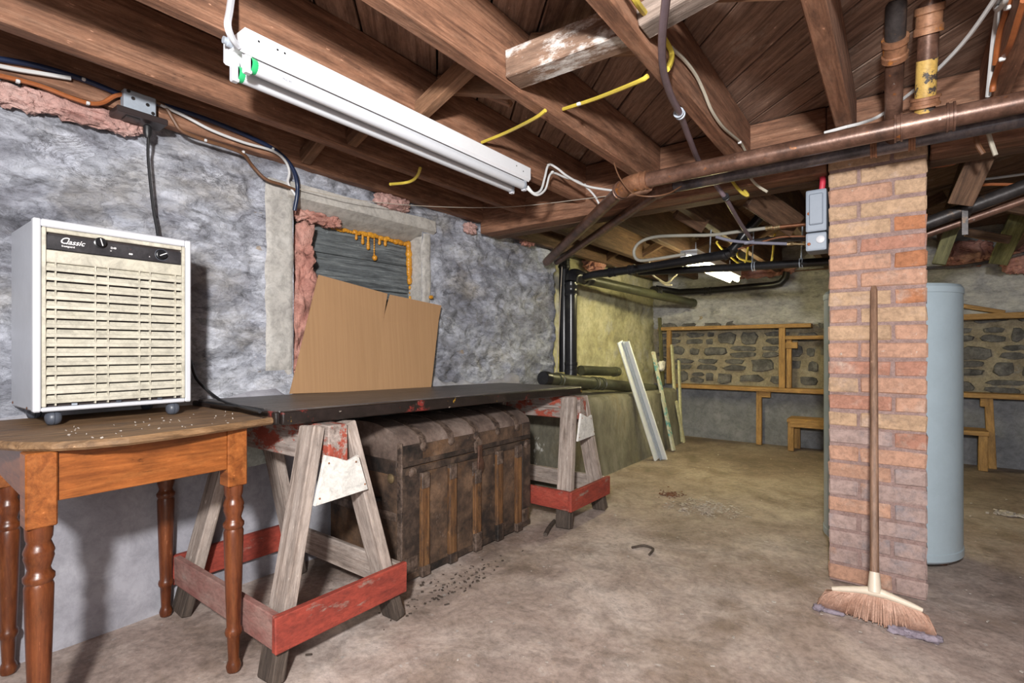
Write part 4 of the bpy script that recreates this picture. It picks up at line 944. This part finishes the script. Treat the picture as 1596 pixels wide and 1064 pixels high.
def run(name, label, pts, r, mat, n=4, seg=12, cat='pipe', fittings=(), group=None):
    o = thing(name, label, cat, pts[0], group)
    tube('pipe_run', pts, r, M[mat], o, seg, n)
    for p, d, L, m in fittings: collar('fitting', p, d, r, L, M[m], o, r * .22)
    return o
g = 'black plastic drain pipes under the far joists'
run('waste_pipe', 'black waste pipe rising to the right under the far joists, nearest the beam', [aY(912, 432, 3.55), aY(925, 428, 3.5), aY(1000, 418, 3.45), aY(1128, 397, 3.4), aY(1142, 390, 3.4), aY(1160, 366, 3.4), aY(1184, 338, 3.4), aY(1200, 335, 3.4)], .030, 'abs', 1, 14,
    fittings=[(aY(955, 424, 3.48), (1, 0, .05), .06, 'abs'), (aY(985, 420, 3.46), (1, 0, .05), .05, 'abs'), (aY(1135, 394, 3.4), (.9, 0, .4), .07, 'abs')], group=g)
run('waste_pipe', 'long level black waste pipe ending at the pillar, under the lit tube', [aY(996, 424, 3.62), aY(1140, 417, 3.62), aY(1282, 408, 3.6), aY(1310, 406, 3.6)], .026, 'abs', 1, 14,
    fittings=[(aY(1175, 415, 3.62), (1, 0, 0), .02, 'galv'), (aY(1249, 410, 3.61), (1, 0, 0), .02, 'galv')], group=g)
run('waste_pipe', 'black waste pipe hugging the top of the back wall', [aY(1022, 449, 5.55), aY(1058, 455, 5.62), aY(1100, 453, 5.62), aY(1205, 444, 5.62), aY(1216, 441, 5.62), aY(1224, 433, 5.62), aY(1226, 424, 5.62)], .034, 'abs', 1, 14,
    fittings=[(aY(1103, 453, 5.62), (1, 0, 0), .07, 'abs')], group=g)
for px, py, Y_ in ((1106, 385, 3.4), (1172, 402, 3.62), (1248, 398, 3.62)):
    a_ = aY(px, py, Y_); tag(tube('pipe_hanger', [a_ + Vector((0, 0, -.06)), a_ + Vector((.005, 0, .05)), Vector((a_.x + .01, a_.y, 1.725))], .004, M['galv'], None, 6), {1106: 'metal strap holding up the rising black waste pipe', 1172: 'metal strap on the level waste pipe near the lit tube', 1248: 'metal strap on the level waste pipe near the pillar'}[px], 'strap')

# ================================================================== WATER TUBING
Yp = 2.98
pexg = run('water_tubing', 'grey plastic water tubing looping back beneath the beam', [aY(1197, 355, Yp), aY(1150, 361, Yp), aY(1110, 366, Yp), aY(1060, 367, Yp), aY(1022, 369, Yp), aY(998, 377, Yp), aY(988, 391, Yp), aY(994, 405, Yp), aY(1018, 404, Yp), aY(1068, 396, Yp)], .0095, 'pex_grey', 4, 10)
collar('fitting', aY(1199, 355, Yp), (1, 0, .05), .0095, .035, M['brass'], pexg, .004)
run('copper_pipe', 'copper pipe running into the grey box beside the pillar', [aY(1200, 355, Yp), aY(1268, 348, Yp), aY(1300, 345, Yp)], .0105, 'copper', 1, 10, fittings=[(aY(1211, 354, Yp), (1, 0, .05), .03, 'brass')])
pexb = run('water_tubing', 'blue-grey plastic tubing joining a tee below the copper pipe', [aY(1116, 369, Yp), aY(1140, 375, Yp), aY(1174, 378, Yp), aY(1232, 380, Yp)], .0085, 'pex_blue', 3, 10, fittings=[(aY(1168, 377.5, Yp), (1, 0, 0), .05, 'pex_blue'), (aY(1232, 380, Yp), (1, 0, 0), .03, 'brass')])
tube('brass_tail', [aY(1232, 380, Yp), aY(1290, 381, Yp)], .006, M['brass'], pexb, 8)
run('copper_pipe', 'thin curved copper line behind the tubing', [aY(1150, 388, 3.1), aY(1190, 376, 3.1), aY(1220, 369, 3.1), aY(1270, 368, 3.1)], .006, 'copper', 4, 8)
run('steel_conduit', 'dark conduit passing behind the copper line by the pillar', [aY(1165, 378, 3.2), aY(1220, 372, 3.2), aY(1300, 370, 3.2)], .018, 'iron_black', 1, 10)
pex = run('water_tubing', 'mauve plastic tubing dropping from the joists across the rusty pipe', [aZ(1041, -30, 1.735), aZ(1038, 0, 1.735), aZ(1032, 60, 1.735), aZ(1034, 110, 1.735), aZ(1046, 150, 1.738), aZ(1060, 178, 1.742), aZ(1074, 215, 1.742), aZ(1090, 253, 1.744), aZ(1103, 265, 1.742), aZ(1116, 288, 1.70), aZ(1131, 309, 1.648), aZ(1152, 345, 1.60), aZ(1174, 378, 1.560)], .0105, 'pex', 5, 12)
collar('clamp', aZ(1059, 177, 1.745), (-.05, .9, 0), .0105, .022, M['galv'], pex, .007)
collar('clamp', aZ(1131, 307, 1.65), (-.05, .9, -.2), .0105, .022, M['black_rubber'], pex, .005)

# ================================================================== CABLES
def cable(label, pts, r, mat, n=5, name='electric_cable', seg=7, group=None, pins=()):
    o = thing(name, label, 'cable', pts[0], group); tube('sheath', pts, r, M[mat], o, seg, n)
    for p in pins: mk('staple', box_bm(.014, .010, .010, .002), M['cable_white'], o, T(p))
    return o
JF = -2.098
gl = 'cables along the joist at the left wall'
F = lambda L, X: [aX(x, y, X) for x, y in L]
cable('navy blue cable along the wall joist, bending down into the window corner', F([(-40, 84), (0, 92), (60, 103), (130, 124), (197, 150)], JF) + F([(245, 161), (320, 185), (400, 218), (437, 240)], JF) + [aX(456, 262, -2.10), aX(463, 285, -2.115), aX(463, 305, -2.12), aX(459, 328, -2.135)], .009, 'cable_blue', 4, seg=9, group=gl, pins=F([(130, 124), (425, 232)], JF + .004))
cable('white cable sagging beside the navy one left of the junction box', F([(-40, 95), (0, 103), (30, 109), (62, 114), (110, 122)], JF + .006), .0065, 'cable_white', group=gl)
cable('white cable beside the navy one right of the junction box', F([(250, 163), (290, 182), (330, 203), (380, 222), (425, 235), (444, 250)], JF + .008) + [aX(451, 268, -2.10), aX(449, 285, -2.125), aX(461, 305, -2.125)], .0055, 'cable_white', group=gl)
cable('orange cable draped from the left frame edge to the junction box', F([(-40, 110), (0, 118), (60, 133), (110, 152), (140, 161), (160, 160), (178, 150), (196, 146)], JF + .008), .007, 'cable_orange', group=gl, pins=F([(28, 127), (137, 161)], JF + .012))
cable('brown cable wandering from the junction box to the window corner', F([(241, 158), (258, 167), (270, 186), (284, 204), (320, 219), (350, 228), (379, 240)], JF + .006) + F([(393, 258), (414, 279), (440, 288), (461, 296)], -2.125), .0068, 'cable_brown', group=gl, pins=F([(320, 219), (379, 237)], JF + .008))
jb = thing('junction_box', 'galvanised junction box with dark outlet plate on the wall joist', 'junction box', aX(218, 168, -2.08))
c = aX(218, 163, -2.075)
box('box_body', (JF - .004, c.y - .048, c.z - .036), (-2.066, c.y + .046, c.z + .036), M['galv'], jb, .003)
for dy, dz in ((-.022, .01), (.02, .004), (-.035, .03), (.036, -.02)): lathe('knockout', [(.006, 0), (.006, .001), (.003, .0012)], M['iron_black'], jb, MAT3((0, 1, 0), (0, 0, 1), (1, 0, 0), (-2.066, c.y + dy, c.z + dz)), 10)
pl_ = box('outlet_plate', (-2.118, c.y - .075, c.z - .058), (-2.035, c.y + .072, c.z - .037), M['dark_plate'], jb, .003)
box('outlet_socket', (-2.100, c.y - .045, c.z - .062), (-2.055, c.y - .005, c.z - .0575), M['iron_black'], pl_, .001)
pc = Vector((-2.075, c.y + .022, c.z - .062))
cd = cable('black power cord hanging from the junction box down behind the dehumidifier', [pc, pc + Vector((0, .002, -.05)), aX(231, 250, -2.09), aX(238, 320, -2.10), aX(246, 368, -2.10), aX(250, 420, -2.128)], .0048, 'black_rubber', 5)
lathe('plug', [(.007, 0), (.013, .006), (.013, .03), (.007, .045)], M['black_rubber'], cd, T(pc) @ Rx(math.pi), 10)
zs_ = lambda x, y: zt(y) + .006
def onslab(px, py):
    p = aZ(px, py, .765); p = aZ(px, py, zt(p.y) + .006); return p
cable('black cord trailing from behind the dehumidifier onto the black slab', [aX(292, 540, -2.12), aX(299, 570, -2.12), aX(309, 594, -2.10), onslab(340, 621), onslab(372, 633), onslab(405, 641)], .0055, 'black_rubber', 6)
cable('second black cord lying on the near end of the black slab', [onslab(322, 627), onslab(350, 631), onslab(380, 634), onslab(410, 639)], .0045, 'black_rubber', 4)

gy = 'yellow house cables between the joists'
cable('yellow cable stub curling on the joist above the window', [aX(608, 287, -1.77), aX(630, 285, -1.765), aX(643, 281, -1.72), aX(651, 273, -1.66), aX(655, 262, -1.60)], .0065, 'cable_yellow', group=gy)
cable('yellow cable crossing between joists just right of the unlit strip light', [aX(751, 222, -1.365), aX(790, 206, -1.22), aX(834, 184, -1.00), aX(850, 172, -.94)], .0065, 'cable_yellow', 3, group=gy)
cable('yellow cable crossing between joists below the whitened block', [aX(878, 170, -.945), aX(930, 153, -.78), aX(995, 127, -.575), aX(1010, 118, -.54)], .0065, 'cable_yellow', 3, group=gy, pins=[aX(902, 162, -.85)])
cable('yellow cable curling down behind the mauve tubing', [aX(975, -25, -.5), aX(990, 0, -.5), aX(1003, 18, -.51), aX(1022, 40, -.52), aX(1040, 68, -.525), aX(1047, 85, -.523), aX(1044, 100, -.522), aX(1040, 108, -.52)], .008, 'cable_yellow', group=gy)
cable('cream cable stapled down the joist side, right of the mauve tubing', F([(1046, 74), (1068, 95), (1085, 118), (1097, 143), (1109, 172), (1125, 196), (1140, 210), (1154, 222), (1162, 236)], -.522), .0055, 'cable_cream', pins=F([(1153, 222)], -.52))
cable('yellow cable hanging beneath the beam', [aY(1138, 273, 2.49), aY(1143, 285, 2.485), aY(1156, 300, 2.49), aY(1166, 305, 2.49), aY(1160, 297, 2.495)], .007, 'cable_yellow', group=gy)
cable('cream cable hanging under the beam beside the yellow one', [aY(1166, 268, 2.45), aY(1172, 280, 2.47), aY(1182, 290, 2.48), aY(1196, 299, 2.48)], .006, 'cable_cream')
cable('thin dark wire looping round the pipe elbow', [aY(951, 212, 2.08), aY(955, 245, 2.06), aY(965, 275, 2.05), aY(985, 300, 2.05), aY(1010, 306, 2.05), aY(1040, 302, 2.1), aY(1062, 290, 2.2)], .003, 'cable_brown')
cable('pair of white wires looping from the end of the unlit strip light', [aD(822, 290, 2.32), aD(832, 301, 2.33), aD(843, 296, 2.36), aD(849, 277, 2.4), aD(855, 257, 2.43), aD(868, 262, 2.44), aD(885, 275, 2.47), aD(915, 290, 2.53), aD(962, 298, 2.56)], .0055, 'cable_white', pins=[aD(855, 257, 2.42)])
cable('white wire dropping from the strip light wires to the beam', [aD(820, 293, 2.32), aD(836, 304, 2.34), aD(850, 295, 2.38), aD(859, 270, 2.42), aD(880, 276, 2.48), aD(905, 285, 2.53), aD(925, 303, 2.58), aD(936, 322, 2.60)], .005, 'cable_white', pins=[aD(861, 268, 2.42), aD(911, 288, 2.53)])
cable('thin pale string stretched from the window corner to the iron pipe', [aX(460, 293, -2.12), aX(560, 312, -2.05), aD(680, 322, 2.75), aD(800, 322, 2.85), aD(950, 305, 2.5)], .0018, 'string', 4, name='string', seg=5)
cable('white supply cord rising from the near end of the strip light', [aD(372, 72, 1.30), aD(362, 60, 1.27), aD(355, 40, 1.25), aD(358, 18, 1.27), aD(362, -10, 1.30)], .0085, 'white_plastic', 5)
gr_ = 'cables fanning over the right-hand joists'
cable('long white cable slanting across the planks above the rusty pipe', [aZ(1285, 207, 1.755), aZ(1318, 198, 1.757), aZ(1345, 191, 1.775), aZ(1375, 178, 1.83), aZ(1440, 128, 1.845), aZ(1500, 68, 1.86), aZ(1548, 2, 1.87), aZ(1562, -25, 1.87)], .006, 'cable_white', 4, group=gr_, pins=[aZ(1318, 198, 1.757)])
cable('white cable running down the right-hand joist', F([(1562, -20), (1556, 10), (1549, 60), (1544, 110), (1540, 150)], .225), .007, 'cable_white', group=gr_)
cable('orange cable running down the right-hand joist', F([(1576, -20), (1570, 12), (1558, 50), (1551, 100)], .228), .007, 'cable_orange', group=gr_, pins=F([(1570, 12)], .226))
cable('brown-orange cable with a kink on the right-hand joist', F([(1596, 0), (1588, 26), (1574, 70), (1560, 95), (1549, 125), (1547, 142)], .230), .0075, 'cable_orange', group=gr_, pins=F([(1562, 92)], .226))
cable('bundle of white cable looped at the top right', F([(1560, -10), (1552, 8), (1556, 14), (1566, 4), (1570, -10)], .215), .007, 'cable_white', group=gr_)
cable('orange cable drooping beyond the beam right of the pillar', [aY(1452, 260, 2.74), aY(1475, 257, 2.74), aY(1491, 252, 2.74), aY(1500, 235, 2.74), aY(1515, 210, 2.74)], .007, 'cable_orange')
cable('brown cable hook hanging behind the blue-black pipe at right', [aY(1521, 205, 2.42), aY(1524, 225, 2.42), aY(1533, 240, 2.42)], .008, 'cable_brown')
cable('cream cable stub hanging behind the blue-black pipe at right', [aY(1540, 205, 2.42), aY(1545, 222, 2.42), aY(1552, 242, 2.42)], .007, 'cable_cream')
cable('white cable crossing the far joists at the right edge', [aY(1520, 281, 3.4), aY(1560, 276, 3.4), aY(1620, 268, 3.4)], .006, 'cable_white', 2)
cable('orange cable crossing the far joists at the right edge', [aY(1515, 290, 3.2), aY(1545, 287, 3.2), aY(1590, 288, 3.2)], .007, 'cable_orange', 2)
cable('dark conduit cable sagging along the top of the right back wall', [aY(1440, 418, 5.58), aY(1490, 416, 5.58), aY(1540, 408, 5.58), aY(1596, 395, 5.58), aY(1650, 380, 5.58)], .014, 'iron_blue', 4)
cable('thin cord hanging beside the drain stack', [aX(876, 415, -2.06), aX(873, 470, -2.06), aX(871, 520, -2.06), aX(867, 585, -2.06)], .0035, 'string', 3)
cable('dark cable along the far joists left of the pillar', [aY(1215, 425, 5.69), aY(1255, 421, 5.69), aY(1300, 418, 5.69)], .006, 'cable_brown', 3)
for k, (a_, b_, c_) in enumerate((((1118, 380), (1134, 396), (1160, 412)), ((1150, 400), (1172, 408), (1200, 412)))):
    cable(('olive cable hanging in a slack loop below the waste pipes', 'yellowed cable slung beside the pipe strap')[k], [Vector((aY(*a_, 3.8).x, 3.8, 1.725)), aY(*a_, 3.8), aY(*b_, 3.8), aY(*c_, 3.8), Vector((aY(*c_, 3.8).x + .03, 3.8, 1.725))], .007, 'cable_yellow', 4)
cable('pale cable loop under the joists above the lit tube', [Vector((aY(1012, 425, 4.3).x, 4.3, 1.725)), aY(1015, 425, 4.3), aY(1028, 436, 4.3), aY(1040, 441, 4.3), aY(1050, 432, 4.3), aY(1056, 425, 4.3), Vector((aY(1060, 425, 4.3).x, 4.3, 1.725))], .008, 'cable_cream', 4)
cable('pale cable hook behind the lit tube', [aY(1028, 437, 4.3), aY(1038, 444, 4.3), aY(1047, 444, 4.3)], .008, 'cable_cream', 4)

# ================================================================== GREY BOX BESIDE THE PILLAR
gb = thing('electrical_box', 'blue-grey electrical enclosure mounted on the side of the brick pillar', 'electrical box', (-.29, 2.58, 1.5))
zA, zB, zC = aY(1282, 296, 2.55).z, aY(1282, 362, 2.55).z, aY(1282, 391, 2.55).z
box('upper_case', (-.318, 2.52, zB + .002), (-.240, 2.64, zA), M['box_grey'], gb, .008, seg=2)
box('lid_ridge', (-.304, 2.508, zB + .03), (-.252, 2.521, zA - .02), M['box_grey'], gb, .004)
box('lower_case', (-.318, 2.52, zC), (-.240, 2.64, zB - .002), M['box_grey'], gb, .008, seg=2)
lathe('dial', [(.016, 0), (.016, .006), (.011, .008)], M['white_plastic'], gb, zto((-.262, 2.520, (zB + zC) / 2 + .005), (0, -1, 0)), 18)
for z_ in ((zA + zB) / 2 - .01, (zB + zC) / 2 - .01): lathe('red_screw', [(.007, 0), (.006, .004), (.002, .006)], M['cable_orange'], gb, zto((-.305, 2.520, z_), (0, -1, 0)), 10)
tube('red_wire', [(-.262, 2.56, zA - .005), (-.258, 2.56, zA + .05), (-.268, 2.60, zA + .09)], .012, M['cable_red'], gb, 8, 3)

# ================================================================== INSULATION
def batt(label, p, s, mat, seed, rot=0.0, amp=.5, freq=2.8, sub=5):
    o = smooth_by_angle(mk('insulation_batt', blob_bm(*s, sub, amp, freq, seed), M[mat], None, T(p) @ Rx(rot)), 70)
    return tag(o, label, 'insulation', 'pink insulation')
sx = lambda p, q, X: (aX(*p, X) + aX(*q, X)) / 2
batt('tall torn pink insulation strip filling the left side of the window', (-2.225, 1.318, 1.14), (.05, .050, .375), 'pink', 1, -.05, .8, 1.6, 5)
batt('rolled pink insulation tucked under the lintel, upper left of the window', (-2.235, 1.41, 1.578), (.035, .13, .024), 'pink', 2)
batt('pink insulation scrap poking out above the window lintel', (-2.15, 1.80, 1.735), (.022, .115, .034), 'pink_pale', 4)
batt('small pink insulation tuft at the wall top right of the window', aX(733, 356, -2.15), (.02, .05, .035), 'pink_pale', 5)
batt('long pale pink insulation strip under the wall joist, left of the junction box', aX(128, 176, -2.135), (.02, .16, .032), 'pink_pale', 6, -.02)
batt('pink insulation tuft on the wall just below the junction box', aX(190, 192, -2.14), (.018, .07, .022), 'pink_pale', 7)
batt('pink insulation scrap at the left edge of the frame', aX(25, 152, -2.135), (.02, .07, .03), 'pink_pale', 8)
batt('brown-pink insulation wedge on the wall top near the drain stack', aX(822, 378, -2.13), (.03, .07, .02), 'pink', 9)
batt('pink insulation lump above the yellow wall beside the branch pipe', aX(926, 413, -2.17), (.05, .14, .05), 'pink', 10)
batt('broad pink insulation batt on the back wall, right of the pillar', aY(1505, 396, 5.66), (.16, .05, .10), 'pink', 11)
batt('sagging red-pink insulation batt at the top right of the back wall', aY(1600, 402, 5.64), (.14, .05, .12), 'pink', 12)
batt('pink insulation above the back wall behind the lit tube', aY(1180, 424, 5.68), (.34, .04, .05), 'pink', 13)

# loose timbers among the far joists
def timber(label, p, q, w_, h_, m, up=(0, 1, 0)): tag(bar('loose_timber', p, q, w_, h_, M[m], None, up, .003, .001), label, 'timber', 'loose timbers among the far joists')
timber('dark brown board slanting down from the beam right of the pillar', aY(1530, 243, 2.76), aY(1497, 318, 2.86), .085, .03, 'joist_dark')
timber('olive green board slanting down behind the pipes right of the pillar', aY(1488, 345, 3.3), aY(1463, 412, 3.3), .055, .03, 'olive_wood')
timber('olive prop standing at an angle at the right edge', aY(1592, 330, 4.6), aY(1556, 408, 4.9), .10, .06, 'olive_wood')
timber('thin dark board below the sloping pipes at right', aY(1505, 362, 4.4), aY(1575, 374, 4.4), .05, .02, 'joist_dark')
timber('grey-brown board slanting behind the grey tubing', aY(1172, 305, 2.76), aY(1240, 352, 3.1), .12, .03, 'joist_dark')
timber('short brown board hanging under the far joists', aY(1056, 328, 3.0), aY(1098, 352, 3.2), .09, .03, 'joist_dark')
timber('split board resting on the joists near the whitened block', aD(672, 112, 1.95), aD(795, 160, 1.85), .05, .02, 'joist', (0, 0, 1))

# ================================================================== LEANING TRIM AND STICKS
wt = thing('trim_board', 'wide white grooved trim board leaning on the concrete ledge', 'trim board', aZ(1022, 716, 0), 'boards leaning in the far left corner')
tb0, tb1 = aZ(1024, 716, .002), aX(966, 532, -1.87); off = Vector((.055, .05, 0))
bar('face', tb0, tb1, .075, .012, M['trim_white'], wt, up=(1, -.3, .4), bev=.002)
bar('flange', tb0 + off * .9, tb1 + off * .75, .060, .014, M['trim_white'], wt, up=(.3, 1, 0), bev=.002)
bar('groove', tb0 + off * .5, tb1 + off * .4, .03, .010, M['trim_grey'], wt, up=(1, -.3, .4), bev=.001)
def stick(label, p, q, w_, h_, m): tag(bar('stick', p, q, w_, h_, M[m], None, (1, 0, 0), .002, .0006), label, 'stick', 'boards leaning in the far left corner')
stick('paint-spattered stick beside the white trim board', aZ(1050, 702, .003), aX(1018, 548, -1.91), .06, .02, 'stick_paint')
stick('tallest pale yellow stick leaning in the corner', aZ(1056, 690, .003), aY(1047, 538, 5.54), .05, .02, 'stick_yellow')
stick('shorter pale yellow stick right of the tallest one', aZ(1062, 689, .003), aY(1058, 562, 5.53), .04, .02, 'stick_yellow')
stick('short pale stick slanting to the right in front of the others', aZ(1066, 689, .003), aX(1054, 625, -1.79), .04, .02, 'stick_yellow')
mk('rag_scrap', blob_bm(.025, .05, .05, 3, .6, 3, 21), M['white_paint'], None, T(aX(1031, 570, -1.93)), True)
tag(bpy.data.objects['rag_scrap'], 'crumpled scrap of paper caught on the paint-spattered stick', 'paper')

# ================================================================== TIMBER SHELVING ON THE BACK WALL
def bY(px, py, Y_=5.66): return aY(px, py, Y_)
def shelf_unit(label, parts):
    p0 = Vector(parts[0][1]); rt = thing('wall_shelf', label, 'shelf', (p0.x, 5.66, 0), 'timber shelving on the back wall')
    for nm, p, q, w_, h_, up in parts: bar(nm, p, q, w_, h_, M['shelf'], rt, up=up, bev=.003, jit=.0008)
U = (0, 0, 1); B = (0, -1, 0)
zu, zl = bY(1150, 510).z, bY(1150, 604).z
xl, xr = bY(1030, 510).x, bY(1266, 510).x
shelf_unit('yellow pine shelf frame on the stone back wall, left of the pillar', [
    ('shelf_board', (xl, 5.64, zu), (xr, 5.64, zu), .15, .038, U),
    ('shelf_board', (bY(1056, 600).x, 5.63, zl), (bY(1330, 600).x, 5.63, zl), .17, .040, U),
    ('post', (bY(1046, 560).x, 5.60, zl + .02), (bY(1046, 560).x, 5.60, zu - .019), .045, .05, B),
    ('post', (bY(1221, 560).x, 5.60, zl + .02), (bY(1221, 560).x, 5.60, zu - .019), .055, .05, B),
    ('post', (bY(1231, 560).x, 5.63, zl + .02), (bY(1231, 560).x, 5.63, bY(1231, 525).z), .045, .05, B),
    ('shelf_board', (bY(1226, 525).x, 5.64, bY(1250, 526).z), (bY(1330, 525).x, 5.64, bY(1250, 526).z), .13, .035, U),
    ('cleat', (bY(1234, 530).x - .05, 5.61, bY(1234, 538).z), (bY(1234, 530).x + .06, 5.61, bY(1234, 538).z), .04, .06, U),
    ('leg', (bY(1185, 650).x, 5.61, .0), (bY(1185, 650).x, 5.61, zl - .02), .05, .045, B),
    ('cleat', (bY(1185, 615).x, 5.61, zl - .05), (bY(1203, 615).x, 5.61, zl - .05), .05, .06, U)])
zb2 = bY(1255, 655, 5.5).z
shelf_unit('low yellow pine bench on the floor left of the water tank', [
    ('seat_board', (bY(1229, 655, 5.5).x, 5.54, zb2), (bY(1340, 655, 5.5).x, 5.54, zb2), .26, .035, U),
    ('front_rail', (bY(1229, 655, 5.42).x + .01, 5.425, zb2 - .035), (bY(1340, 655, 5.42).x, 5.425, zb2 - .035), .03, .05, U),
    ('leg', (bY(1233, 680, 5.45).x, 5.45, 0), (bY(1233, 680, 5.45).x, 5.45, zb2 - .018), .05, .05, B),
    ('leg', (bY(1330, 680, 5.45).x, 5.45, 0), (bY(1330, 680, 5.45).x, 5.45, zb2 - .018), .05, .05, B),
    ('leg', (bY(1243, 680, 5.62).x, 5.62, 0), (bY(1243, 680, 5.62).x, 5.62, zb2 - .018), .05, .05, B)])
z1, z2, z3 = bY(1550, 494).z, bY(1550, 616).z, bY(1520, 673, 5.5).z
shelf_unit('yellow pine shelf frame on the back wall, right of the water tank', [
    ('shelf_board', (bY(1450, 494).x, 5.64, z1), (1.35, 5.64, z1 + .015), .15, .045, U),
    ('shelf_board', (bY(1450, 616).x, 5.63, z2), (1.35, 5.63, z2), .17, .04, U),
    ('brace', bY(1490, 475), bY(1566, 487), .05, .035, U),
    ('leg', (bY(1545, 735).x, 5.60, 0), (bY(1539, 622).x, 5.60, z2 - .02), .05, .05, B),
    ('cleat', (bY(1526, 630).x, 5.60, z2 - .055), (bY(1535, 630).x, 5.60, z2 - .055), .04, .07, U)])
shelf_unit('low pine bench on the floor right of the water tank', [
    ('seat_board', (bY(1440, 672, 5.5).x, 5.54, z3), (bY(1540, 672, 5.5).x, 5.54, z3), .26, .035, U),
    ('leg', (bY(1532, 700, 5.45).x, 5.45, 0), (bY(1532, 700, 5.45).x, 5.45, z3 - .018), .055, .05, B),
    ('leg', (bY(1460, 700, 5.45).x, 5.45, 0), (bY(1460, 700, 5.45).x, 5.45, z3 - .018), .055, .05, B)])
bar('grey_post', bY(1028, 495, 5.58), bY(1033, 600, 5.58), .035, .03, M['olive_wood'], bpy.data.objects['wall_shelf'], B)

# ================================================================== DEBRIS ON THE FLOOR
def scatter(name, label, n, cx_, cy_, rx, ry, s0, s1, mat, zlift=0.0, uniform=False):
    bm = bmesh.new()
    for k in range(n):
        if uniform: x, y = random.uniform(-rx, rx), random.uniform(-ry, ry)
        else: x, y = random.gauss(0, rx * .45), random.gauss(0, ry * .45)
        if uniform and (x + cx_ < -1.35 or y + cy_ > 5.3): continue
        s = random.uniform(s0, s1); q_ = bmesh.ops.create_cube(bm, size=s); R = Matrix.Rotation(random.random() * 6.28, 3, 'Z') @ Matrix.Rotation(random.uniform(-.3, .3), 3, 'X')
        a_, b_ = random.uniform(.6, 1.8), random.uniform(.4, 1)
        for v in q_['verts']: v.co = R @ Vector((v.co.x * a_, v.co.y * b_, v.co.z * .3)) + Vector((x, y, s * .15 + zlift))
    o = mk(name, bm, M[mat], None, T(cx_, cy_, 0)); o['kind'] = 'stuff'; return tag(o, label, 'debris')
p = aZ(1045, 770, 0); scatter('rust_flakes', 'heap of reddish rust flakes on the floor', 110, p.x, p.y, .08, .10, .005, .012, 'rustpile')
p = aZ(1100, 790, 0); scatter('paint_flakes', 'patch of pale paint flakes beside the rust heap', 330, p.x, p.y, .22, .22, .004, .014, 'chip')
p = aZ(1568, 800, 0); scatter('paper_scraps', 'pale scraps on the floor right of the tank', 30, p.x, p.y, .08, .08, .01, .03, 'chip')
scatter('floor_chips', 'small white chips scattered over the concrete floor', 420, -.2, 2.6, 1.25, 2.6, .003, .010, 'chip', uniform=True)
p = aZ(700, 930, 0); scatter('bark_bits', 'dark rotten wood bits in front of the trunk', 110, p.x - .07, p.y + .1, .08, .34, .003, .012, 'saw_foot')
for k, (pts, lb) in enumerate((([(985, 853), (1003, 850), (1018, 855), (1012, 864)], 'short dark twig on the floor ahead of the trunk'), ([(850, 833), (856, 822), (864, 812)], 'dark splinter of wood by the far sawhorse foot'))):
    tag(tube('twig', [aZ(x, y, .006) for x, y in pts], .006 + .006 * k, M['saw_foot'], None, 6, 3), lb, 'twig')
